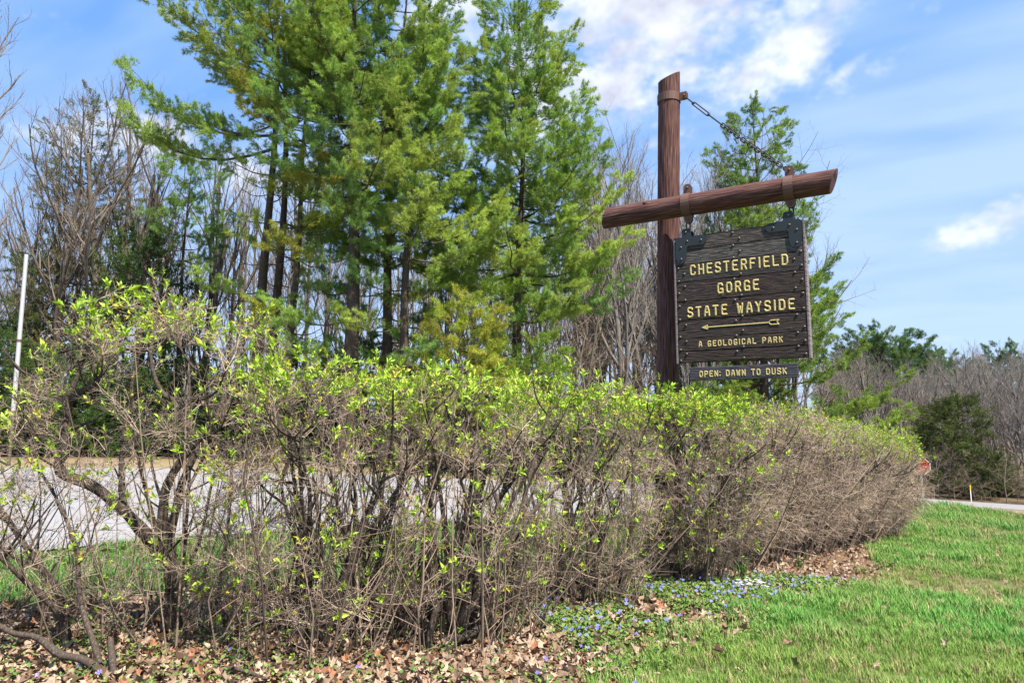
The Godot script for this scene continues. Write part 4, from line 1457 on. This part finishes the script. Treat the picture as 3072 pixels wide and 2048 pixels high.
func band(r: float, w: float, th: float, m: Material, sides := 24) -> ArrayMesh:   # a flat iron ring about x
	var b := Buf.new()
	var sec := [Vector2(-w, r), Vector2(-w, r + th), Vector2(w, r + th), Vector2(w, r)]
	for k in sides:
		var a := TAU * k / sides
		var c := TAU * (k + 1) / sides
		for j in 4:
			var p: Vector2 = sec[j]
			var q: Vector2 = sec[(j + 1) % 4]
			var o := [Vector3(-1, 0, 0), Vector3(0, cos(a), sin(a)), Vector3(1, 0, 0), Vector3(0, -cos(a), -sin(a))]
			b.poly([Vector3(p.x, p.y * cos(a), p.y * sin(a)), Vector3(q.x, q.y * cos(a), q.y * sin(a)), Vector3(q.x, q.y * cos(c), q.y * sin(c)), Vector3(p.x, p.y * cos(c), p.y * sin(c))], o[j], Color.WHITE)
	return b.mesh(m)


func tongue(w: float, l0: float, l1: float) -> PackedVector2Array:   # a plate with one rounded end, along y
	var p := PackedVector2Array([Vector2(-w, l0), Vector2(w, l0)])
	var s := signf(l1 - l0)
	for i in 9:
		var a := PI * i / 8.0
		p.append(Vector2(w * cos(a), l1 - s * w + s * w * sin(a)))
	return p


func ring_path(w: float, l: float) -> PackedVector3Array:   # stadium in the xy plane, long in y
	var p := PackedVector3Array()
	for i in 7:
		var a := PI * i / 6.0
		p.append(Vector3(w * cos(a), l + w * sin(a), 0))
	for i in 7:
		var a := PI + PI * i / 6.0
		p.append(Vector3(w * cos(a), -l + w * sin(a), 0))
	return p


func bolt_mesh(r: float) -> ArrayMesh:
	var b := Buf.new()
	b.ball(Vector3.ZERO, r, 0.6, Color.WHITE, 10, 6)
	return b.mesh(M.steel)


func build_sign() -> void:
	var yaw := deg_to_rad(31.0)
	var pl := Vector3(2.016, 2.34, -8.4)
	var frame := Transform3D(Basis(Vector3.UP, -yaw), pl)   # x along the board, z towards the viewer
	# post, beam and their iron bands are one thing
	var g := ground_at(1.915, 8.83)
	var root := thing("sign_post", "tall round red-brown wooden post with a crossbeam carrying the hanging sign", "sign post", g)
	var inv := root.transform.affine_inverse()
	var tilt := Transform3D(Basis(Vector3(0, 0, 1), -0.030) * Basis(Vector3(0, 1, 0), 0.35), Vector3(1.915, 0, -8.83))
	var upright := Transform3D(Basis(Vector3(0, 1, 0), Vector3(-1, 0, 0), Vector3(0, 0, 1)), Vector3.ZERO)   # log's x axis upright; its y axis to the left
	var post := obj("post", log_shape(-0.8, 6.21, 0.142, -0.0, -0.56, 26, 7, M.wood_red), root)
	post.transform = inv * tilt * upright
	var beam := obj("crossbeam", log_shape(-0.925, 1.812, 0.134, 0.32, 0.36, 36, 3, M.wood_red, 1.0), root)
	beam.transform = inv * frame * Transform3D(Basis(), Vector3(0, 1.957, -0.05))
	var col := obj("iron_band", band(0.146, 0.055, 0.007, M.iron), root)
	col.transform = inv * tilt * upright * Transform3D(Basis(), Vector3(5.90, 0, 0))
	# bracket on the post for the chain
	var pc := tilt * Vector3(0, 5.90, 0)
	var ub := Basis(Vector3.UP, -yaw)
	for s: float in [-1.0, 1.0]:
		var b := Buf.new()
		b.box(Transform3D(), Vector3(0.055, 0.045, 0.006), 0.002, Color.WHITE)
		var br := obj("bracket_plate", b.mesh(M.iron), root)
		br.transform = inv * Transform3D(ub, pc + ub * Vector3(0.195, 0.0, 0.026 * s))
	var bb := Buf.new()
	bb.tube(PackedVector3Array([Vector3(0, 0, -0.045), Vector3(0, 0, 0.045)]), PackedFloat32Array([0.011, 0.011]), 8, Color.WHITE)
	bb.ball(Vector3(0, 0, 0.045), 0.017, 0.5, Color.WHITE)
	bb.ball(Vector3(0, 0, -0.045), 0.017, 0.5, Color.WHITE)
	var pinm := bb.mesh(M.iron)
	obj("bolt", pinm, root).transform = inv * Transform3D(ub, pc + ub * Vector3(0.215, -0.01, 0))
	var knot := Buf.new()
	knot.ball(Vector3.ZERO, 0.035, 0.4, Color(2.0, 1.9, 1.5), 10, 6)
	obj("knot", knot.mesh(M.wood_red), root).transform = inv * frame * Transform3D(Basis(Vector3.RIGHT, -0.7), Vector3(-0.36, 2.05, 0.045))
	for a: float in [0.155, 1.345]:
		var ring := obj("iron_band", band(0.139, 0.052, 0.007, M.iron), root)
		ring.transform = inv * frame * Transform3D(Basis(), Vector3(a, 1.957, -0.05))
		for s: float in [-1.0, 1.0]:
			var e := Buf.new()
			e.prism(tongue(0.05, 0.125, 0.265), -0.005, 0.005, Color.WHITE)
			var e2 := Buf.new()
			e2.prism(tongue(0.05, -0.125, -0.235), -0.005, 0.005, Color.WHITE)
			obj("band_ear", e2.mesh(M.iron), root).transform = inv * frame * Transform3D(Basis(), Vector3(a + 0.01, 1.957, -0.05 + 0.022 * s))
			obj("band_ear", e.mesh(M.iron), root).transform = inv * frame * Transform3D(Basis(), Vector3(a + 0.01, 1.957, -0.05 + 0.022 * s))
		for yy: float in [0.215, -0.188]:
			obj("bolt", pinm, root).transform = inv * frame * Transform3D(Basis().scaled(Vector3(1, 1, 0.75)), Vector3(a + 0.01, 1.957 + yy, -0.05))
	# chain with turnbuckle
	var c0 := pc + ub * Vector3(0.215, -0.01, 0)
	var c1 := frame * Vector3(1.345, 2.172, -0.05)
	var chain := thing("support_chain", "dark iron chain and turnbuckle sloping from post band to crossbeam", "chain", c0)
	var cd := (c1 - c0).normalized()
	var cl := c0.distance_to(c1)
	var cb := along(cd, 0.0)
	var sag := func(t: float) -> Vector3: return cd * cl * t + Vector3.DOWN * 0.10 * t * (1.0 - t)
	var rod := Buf.new()
	rod.tube(PackedVector3Array([sag.call(0.0), sag.call(0.095)]), PackedFloat32Array([0.010, 0.010]), 7, Color.WHITE)
	obj("rod", rod.mesh(M.chain), chain)
	rod = Buf.new()
	rod.tube(PackedVector3Array([sag.call(0.25), sag.call(0.37)]), PackedFloat32Array([0.010, 0.010]), 7, Color.WHITE)
	obj("rod", rod.mesh(M.chain), chain)
	rod = Buf.new()
	rod.tube(ring_path(0.022, cl * 0.078), PackedFloat32Array([0.008, 0.008, 0.008, 0.008, 0.008, 0.008, 0.008, 0.008, 0.008, 0.008, 0.008, 0.008, 0.008, 0.008]), 6, Color.WHITE, true)
	rod.ball(Vector3(0, cl * 0.082, 0), 0.02, 1.0, Color.WHITE)
	rod.ball(Vector3(0, -cl * 0.082, 0), 0.02, 1.0, Color.WHITE)
	obj("turnbuckle", rod.mesh(M.chain), chain).transform = Transform3D(along(sag.call(0.26) - sag.call(0.09), 0.0), sag.call(0.172))
	var lk := Buf.new()
	var lr := PackedFloat32Array()
	lr.resize(14)
	lr.fill(0.0085)
	lk.tube(ring_path(0.023, 0.020), lr, 6, Color.WHITE, true)
	var lmesh := lk.mesh(M.chain)
	var num := int(cl * 0.64 / 0.062)
	for i in num + 1:
		var t: float = lerpf(0.37, 0.985, float(i) / num)
		var tg: Vector3 = sag.call(t + 0.01) - sag.call(t - 0.01)
		obj("link", lmesh, chain, Transform3D(along(tg, 0.6 if i % 2 else 0.6 + PI / 2), sag.call(t)))
	# the big board
	var board := thing("sign_board", "large square dark plank sign with yellow letters and arrow, hanging from the crossbeam", "sign")
	board.transform = frame
	var cuts := [0.0, 0.137, 0.285, 0.512, 0.741, 0.981, 1.198, 1.375, 1.55]
	rng.seed = 8
	for layer in 2:
		for i in cuts.size() - 1:
			var b := Buf.new()
			var hh: float = (cuts[i + 1] - cuts[i]) * 0.5
			b.box(Transform3D(Basis(), Vector3(0.735, cuts[i] + hh, (-0.025 if layer == 0 else -0.098) + rr(-0.003, 0.002))), Vector3(0.733, hh - 0.003, 0.025), 0.005, Color(1.0, 0.93, 0.9).lerp(Color(1.12, 0.9, 0.86), rng.randf()) * rr(0.75, 1.3))
			for j in b.uv.size():
				b.uv[j] += Vector2(rr(0, 0) + i * 0.37, i * 0.61)
			obj("plank", b.mesh(M.wood_grey if i >= 6 or (layer == 1 and i % 3 == 0) else M.wood_dark), board)
	for x: float in [0.03, 0.735, 1.44]:
		var b := Buf.new()
		b.box(Transform3D(Basis(), Vector3(x, 0.775, -0.0615)), Vector3(0.04, 0.77, 0.0105), 0.0, Color.WHITE)
		obj("batten", b.mesh(M.wood_dark), board)
	for x: float in [-0.012, 1.482]:
		var b := Buf.new()
		b.box(Transform3D(Basis(), Vector3(x, 0.772, -0.062)), Vector3(0.012, 0.782, 0.066), 0.004, Color.WHITE)
		obj("edge_board", b.mesh(M.wood_edge), board)
	write_line(board, "CHESTERFIELD", 0.171, 1.302, 1.052, 1.186, 0.076, 0.0120, 0.001)
	write_line(board, "GORGE", 0.492, 0.976, 0.797, 0.930, 0.076, 0.0120, 0.001)
	write_line(board, "STATE WAYSIDE", 0.123, 1.351, 0.538, 0.670, 0.076, 0.0120, 0.001)
	write_line(board, "A GEOLOGICAL PARK", 0.249, 1.207, 0.176, 0.250, 0.046, 0.0078, 0.001)
	var ar := Buf.new()
	for l in [[Vector2(0.301, 0.41), Vector2(1.06, 0.414)], [Vector2(0.301, 0.41), Vector2(0.365, 0.434), Vector2(0.365, 0.388), Vector2(0.301, 0.41)], [Vector2(1.06, 0.414), Vector2(1.085, 0.438), Vector2(1.172, 0.438), Vector2(1.15, 0.414), Vector2(1.172, 0.389), Vector2(1.085, 0.389), Vector2(1.06, 0.414)]]:
		stroke(ar, l, 0.0062, 0.001, Color.WHITE)
	obj("arrow", ar.mesh(M.paint_yellow), board)
	var bm := bolt_mesh(0.0155)
	var bolts := []
	for y: float in [1.517, 1.363, 1.215, 0.959, 0.709, 0.466, 0.29, 0.105]: bolts.append(Vector2(0.697, y))
	for y: float in [1.44, 1.286, 1.012, 0.759, 0.515, 0.344, 0.153, 0.025]: bolts.append(Vector2(0.773, y))
	for y: float in [1.16, 1.0, 0.849, 0.692, 0.524, 0.313, 0.157, 0.025]: bolts.append(Vector2(0.033, y))
	for y: float in [1.084, 0.929, 0.761, 0.455, 0.257, 0.104]: bolts.append(Vector2(0.106, y))
	for y: float in [1.197, 1.036, 0.873, 0.719, 0.548, 0.34, 0.186, 0.037]: bolts.append(Vector2(1.44, y))
	for y: float in [1.114, 0.963, 0.785, 0.482, 0.279, 0.125]: bolts.append(Vector2(1.366, y))
	for p: Vector2 in bolts:
		obj("bolt", bm, board, Transform3D(Basis(), Vector3(p.x, p.y, 0.002)))
	var left := PackedVector2Array([Vector2(.088, 1.535), Vector2(.092, 1.62), Vector2(.105, 1.642), Vector2(.185, 1.642), Vector2(.197, 1.625), Vector2(.2, 1.555), Vector2(.215, 1.538), Vector2(.36, 1.534), Vector2(.385, 1.515), Vector2(.397, 1.485), Vector2(.385, 1.45), Vector2(.35, 1.424), Vector2(.165, 1.424), Vector2(.148, 1.405), Vector2(.145, 1.3), Vector2(.125, 1.24), Vector2(.08, 1.214), Vector2(.035, 1.225), Vector2(.008, 1.29), Vector2(.008, 1.52), Vector2(.022, 1.535)])
	var right := PackedVector2Array()
	for p in left:
		right.append(Vector2(1.47 - p.x, p.y + 0.03))
	for e in [[left, [Vector2(.14, 1.6), Vector2(.155, 1.487), Vector2(.325, 1.48), Vector2(.075, 1.418), Vector2(.076, 1.27)]], [right, [Vector2(1.33, 1.63), Vector2(1.335, 1.515), Vector2(1.16, 1.505), Vector2(1.41, 1.45), Vector2(1.405, 1.3)]]]:
		for z: float in [0.003, -0.138]:
			var b := Buf.new()
			b.prism(e[0], z, z + 0.011, Color.WHITE)
			obj("strap_plate", b.mesh(M.strap), board)
		var bs := bolt_mesh(0.014)
		for p: Vector2 in e[1]:
			obj("bolt", bs, board, Transform3D(Basis(), Vector3(p.x, p.y, 0.0145)))
		# shackle between the band and the strap
		var hx: float = 0.15 if e[0] == left else 1.35
		var sh := Buf.new()
		sh.tube(ring_path(0.022, 0.052), lr, 7, Color.WHITE, true)
		obj("shackle", sh.mesh(M.chain), board, Transform3D(Basis(Vector3.UP, 0.5), Vector3(hx + 0.005, 1.7, -0.055)))
		var web := Buf.new()
		web.box(Transform3D(Basis(), Vector3(hx - 0.005, 1.60, -0.062)), Vector3(0.03, 0.045, 0.064), 0.004, Color.WHITE)
		obj("strap_block", web.mesh(M.strap), board)
	# the small board below
	var small := thing("hours_board", "narrow dark board with cream letters hanging under the big sign board", "sign")
	small.transform = frame
	var sb := Buf.new()
	sb.box(Transform3D(Basis(), Vector3(0.742, -0.138, -0.03)), Vector3(0.61, 0.078, 0.03), 0.005, Color.WHITE)
	obj("plank", sb.mesh(M.wood_slate), small)
	for x: float in [0.35, 1.13]:
		sb = Buf.new()
		sb.box(Transform3D(Basis(), Vector3(x, -0.05, -0.067)), Vector3(0.014, 0.12, 0.004), 0.001, Color.WHITE)
		obj("hanger_bar", sb.mesh(M.strap), small)
	write_line(small, "OPEN: DAWN TO DUSK", 0.246, 1.232, -0.183, -0.107, 0.047, 0.0076, 0.001)


func build_fallen() -> void:
	var list := [
		[[[1329, 1892, 5.45], [1390, 1872, 5.5], [1448, 1849, 5.6]], 0.04, 0.03, "thick dark fallen branch lying on the leaves in the middle foreground"],
		[[[1715, 1782, 7.0], [1800, 1745, 7.1], [1897, 1691, 7.3], [1960, 1640, 7.5]], 0.026, 0.012, "pale grey fallen branch slanting up to the right beside the strap-leaved plants"],
		[[[616, 2000, 4.75], [690, 1985, 4.7], [778, 2010, 4.65], [830, 2035, 4.6]], 0.016, 0.010, "thin curved dead branch on the leaves at the bottom edge"],
		[[[331, 1905, 4.9], [336, 1955, 4.8], [343, 2010, 4.7]], 0.022, 0.020, "short lichen-grey broken stick standing up near the bottom left"],
		[[[1880, 1776, 7.2], [2000, 1772, 7.3], [2100, 1760, 7.5]], 0.016, 0.008, "straight dead stick lying level under the sign post"],
	]
	for e in list:
		var pts := []
		var p0 := spot(e[0][0][0], e[0][0][1], e[0][0][2])
		var lift := 1e9
		for p in e[0]:
			var q := spot(p[0], p[1], p[2])
			lift = minf(lift, q.y - gh(q.x, -q.z))
			pts.append(q - p0)
		var t := thing("fallen_branch", e[3], "branch", p0 - Vector3.UP * maxf(lift - e[1] * 0.8, 0.0))
		obj("wood", stem_tube(pts, e[1], e[2], 8), t)


func build_roadside() -> void:
	# pale metal pole beyond the drive
	var f := foot(35, 27.8)
	var pole := thing("metal_pole", "tall pale grey metal pole at the left edge beyond the driveway", "pole", f)
	var hgt := rise_to(588, 27.8, f)
	var b := Buf.new()
	b.tube(PackedVector3Array([Vector3(0, 1.95, 0), Vector3(0.0, hgt, 0)]), PackedFloat32Array([0.085, 0.075]), 14, Color.WHITE)
	b.ball(Vector3(0, hgt, 0), 0.075, 1.0, Color.WHITE, 14, 6)
	obj("shaft", b.mesh(M.galv), pole)
	b = Buf.new()
	b.tube(PackedVector3Array([Vector3(0, -0.3, 0), Vector3(0, 2.0, 0)]), PackedFloat32Array([0.065, 0.06]), 12, Color.WHITE)
	obj("stub", b.mesh(M.bark_bare), pole)
	b = Buf.new()
	for y: float in [2.05, 4.9]:
		b = Buf.new()
		b.tube(PackedVector3Array([Vector3(0, y, 0), Vector3(0, y + 0.1, 0)]), PackedFloat32Array([0.092, 0.092]), 14, Color.WHITE)
		obj("clamp", b.mesh(M.iron), pole)
	# red road sign by the end of the hedge
	var at := spot(2116 * 1.3061, 1070 * 1.3061, 33.0)
	var gy := gh(at.x, 33.0)
	var sgn := thing("road_sign", "red octagonal road sign on a steel post, half hidden by the hedge end", "road sign", Vector3(at.x, gy, -33.0))
	var oct := PackedVector2Array()
	var oct2 := PackedVector2Array()
	for i in 8:
		var a := PI / 8 + TAU * i / 8
		oct.append(Vector2(cos(a), sin(a)) * 0.40)
		oct2.append(Vector2(cos(a), sin(a)) * 0.365)
	var hy := at.y - gy
	b = Buf.new()
	b.prism(oct, -0.004, 0.0, Color.WHITE)
	obj("plate", b.mesh(M.white_sheet), sgn, Transform3D(Basis(Vector3.UP, -0.45), Vector3(0, hy, 0.04)))
	b = Buf.new()
	b.prism(oct2, 0.001, 0.004, Color.WHITE)
	obj("face", b.mesh(M.red_sheet), sgn, Transform3D(Basis(Vector3.UP, -0.45), Vector3(0, hy, 0.04)))
	b = Buf.new()
	b.box(Transform3D(Basis(), Vector3(0, hy * 0.5, 0)), Vector3(0.03, hy * 0.5 + 0.3, 0.02), 0.004, Color.WHITE)
	obj("post", b.mesh(M.galv), sgn)
	# marker post at the road edge
	f = foot(2211, 37.8)
	var mk := thing("marker_post", "thin white roadside marker post with a yellow top", "marker post", f)
	b = Buf.new()
	b.box(Transform3D(Basis(), Vector3(0, 0.3, 0)), Vector3(0.024, 0.32, 0.012), 0.003, Color.WHITE)
	obj("post", b.mesh(M.white_sheet), mk)
	b = Buf.new()
	b.box(Transform3D(Basis(), Vector3(0, 0.76, 0)), Vector3(0.032, 0.14, 0.014), 0.003, Color.WHITE)
	obj("reflector", b.mesh(M.yellow_sheet), mk)


func make_materials() -> void:
	var leafy := func(col: Color, rough: float, back: float) -> StandardMaterial3D:
		var m := mat(col, rough)
		m.backlight_enabled = true
		m.backlight = Color(back, back, back * 0.6)
		m.cull_mode = BaseMaterial3D.CULL_DISABLED
		return m
	M.grass = leafy.call(Color.WHITE, 0.7, 0.35)
	M.leaf_new = leafy.call(Color.WHITE, 0.55, 0.55)
	M.leaf_dry = leafy.call(Color.WHITE, 0.85, 0.2)
	M.vinca = leafy.call(Color.WHITE, 0.4, 0.2)
	M.petal = leafy.call(Color.WHITE, 0.7, 0.3)
	M.needle = leafy.call(Color.WHITE, 0.6, 0.8)
	M.twig = mat(Color.WHITE, 0.85)
	var barkish := func(c0: Color, c1: Color, c2: Color, sd: int, sc: Vector3) -> StandardMaterial3D:
		var m := mat(Color.WHITE, 0.92, ntex(sd, 0.035, [[0.0, c0.linear_to_srgb()], [0.45, c1.linear_to_srgb()], [0.62, c1.linear_to_srgb()], [1.0, c2.linear_to_srgb()]], 256, 4))
		m.uv1_triplanar = true
		m.uv1_scale = sc
		return m
	M.bark_shrub = barkish.call(lin(0.025, 0.020, 0.017), lin(0.065, 0.050, 0.040), lin(0.30, 0.31, 0.25), 50, Vector3(7, 3.5, 7))
	M.bark_pine = barkish.call(lin(0.035, 0.028, 0.023), lin(0.075, 0.058, 0.045), lin(0.15, 0.12, 0.095), 51, Vector3(1.6, 0.5, 1.6))
	M.bark_bare = barkish.call(lin(0.055, 0.045, 0.036), lin(0.11, 0.09, 0.07), lin(0.19, 0.165, 0.135), 52, Vector3(1.4, 0.4, 1.4))
	M.bark_grey = barkish.call(lin(0.09, 0.08, 0.075), lin(0.17, 0.155, 0.145), lin(0.30, 0.28, 0.26), 53, Vector3(1.4, 0.4, 1.4))
	M.bark_twig = mat(lin(0.19, 0.162, 0.138), 0.9)
	M.twig_grey = mat(lin(0.225, 0.205, 0.185), 0.9)
	M.twig_tan = mat(lin(0.24, 0.19, 0.145), 0.9)
	# painted, weathered logs
	var wr := mat(Color.WHITE, 0.75, ntex(60, 0.03, [[0.0, lin(0.02, 0.009, 0.008).linear_to_srgb()], [0.27, lin(0.035, 0.016, 0.014).linear_to_srgb()], [0.34, lin(0.090, 0.036, 0.030).linear_to_srgb()], [0.5, lin(0.118, 0.050, 0.042).linear_to_srgb()], [0.66, lin(0.15, 0.070, 0.058).linear_to_srgb()], [0.80, lin(0.22, 0.13, 0.105).linear_to_srgb()], [1.0, lin(0.33, 0.25, 0.21).linear_to_srgb()]], 512, 6))
	wr.uv1_scale = Vector3(1.0, 0.42, 1.0)
	wr.heightmap_enabled = true
	wr.heightmap_texture = ntex(60, 0.03, [[0.0, Color.BLACK], [1.0, Color.WHITE]], 512, 5)
	wr.heightmap_scale = 0.5
	wr.albedo_color = Color(0.88, 0.88, 0.88)
	M.wood_red = wr
	var plank := func(a: Color, b: Color, c: Color, d: Color, sd: int) -> StandardMaterial3D:
		var m := mat(Color.WHITE, 0.85, ntex(sd, 0.022, [[0.0, a.linear_to_srgb()], [0.4, b.linear_to_srgb()], [0.6, b.linear_to_srgb()], [0.72, c.linear_to_srgb()], [0.85, b.linear_to_srgb()], [1.0, d.linear_to_srgb()]], 512, 5))
		m.uv1_scale = Vector3(0.45, 3.6, 1.0)
		m.heightmap_enabled = true
		m.heightmap_texture = ntex(sd, 0.022, [[0.0, Color.BLACK], [1.0, Color.WHITE]], 512, 5)
		m.heightmap_scale = 0.6
		return m
	M.wood_grey = plank.call(lin(0.02, 0.018, 0.016), lin(0.07, 0.066, 0.06), lin(0.15, 0.14, 0.13), lin(0.30, 0.29, 0.27), 73)
	M.wood_dark = plank.call(lin(0.010, 0.009, 0.008), lin(0.042, 0.039, 0.037), lin(0.075, 0.052, 0.047), lin(0.30, 0.29, 0.28), 70)
	M.wood_slate = plank.call(lin(0.04, 0.04, 0.048), lin(0.055, 0.055, 0.068), lin(0.065, 0.062, 0.075), lin(0.09, 0.09, 0.10), 71)
	M.wood_edge = plank.call(lin(0.11, 0.09, 0.095), lin(0.20, 0.17, 0.175), lin(0.17, 0.12, 0.12), lin(0.30, 0.27, 0.27), 72)
	var py := mat(lin(0.58, 0.49, 0.22), 0.8, ntex(80, 0.04, [[0.0, Color(0.45, 0.42, 0.34)], [0.36, Color(0.8, 0.78, 0.7)], [0.5, Color(1, 1, 1)], [1.0, Color(1, 1, 1)]], 256, 4))
	py.uv1_triplanar = true
	py.uv1_scale = Vector3(9, 9, 9)
	M.paint_yellow = py
	M.iron = mat(lin(0.13, 0.075, 0.06), 0.6)
	M.iron.metallic = 0.15
	M.strap = mat(lin(0.028, 0.036, 0.042), 0.5)
	M.steel = mat(lin(0.13, 0.12, 0.11), 0.5)
	M.steel.metallic = 0.6
	M.chain = mat(lin(0.05, 0.043, 0.04), 0.5)
	M.chain.metallic = 0.4
	M.galv = mat(lin(0.50, 0.51, 0.53), 0.45)
	M.galv.metallic = 0.3
	M.white_sheet = mat(lin(0.7, 0.7, 0.7), 0.5)
	M.red_sheet = mat(lin(0.45, 0.02, 0.03), 0.5)
	M.yellow_sheet = mat(lin(0.65, 0.42, 0.02), 0.5)


func _ready() -> void:
	# camera, sky, sun, exposure
	var cam := Camera3D.new()
	cam.name = "camera"
	cam.position = Vector3(0, 1.6, 0)
	cam.rotation.x = atan(249.5 / 2090.0)
	cam.fov = rad_to_deg(2.0 * atan(1024.0 / 2090.0))
	cam.far = 2000.0
	cam.near = 0.05
	add_child(cam)
	var env := Environment.new()
	env.background_mode = Environment.BG_SKY
	var pano := PanoramaSkyMaterial.new()
	pano.panorama = ImageTexture.create_from_image(make_sky())
	pano.energy_multiplier = 1.0
	env.sky = Sky.new()
	env.sky.sky_material = pano
	env.background_energy_multiplier = 0.5
	env.tonemap_mode = Environment.TONE_MAPPER_LINEAR
	env.tonemap_exposure = 2.4
	env.sdfgi_enabled = true
	env.ssao_enabled = true
	env.ssil_enabled = true
	var we := WorldEnvironment.new()
	we.name = "environment"
	we.environment = env
	add_child(we)
	var sun := DirectionalLight3D.new()
	sun.name = "sun"
	sun.light_energy = 1.55
	sun.light_color = Color(1.0, 0.955, 0.89)
	sun.light_angular_distance = 0.5
	sun.shadow_enabled = true
	add_child(sun)
	sun.look_at_from_position(Vector3(0.335, 0.86, 0.40), Vector3.ZERO)
	noise.seed = 4
	noise.frequency = 0.01
	noise.fractal_octaves = 3
	make_materials()
	var t0 := Time.get_ticks_msec()
	build_ground()
	build_paving()
	print("ground ", Time.get_ticks_msec() - t0)
	build_pines()
	print("pines ", Time.get_ticks_msec() - t0)
	build_bare_trees()
	print("bare ", Time.get_ticks_msec() - t0)
	build_sign()
	build_hedge()
	print("hedge ", Time.get_ticks_msec() - t0)
	build_fallen()
	build_roadside()
	build_grass()
	build_litter()
	build_flowers()
	print("all ", Time.get_ticks_msec() - t0)
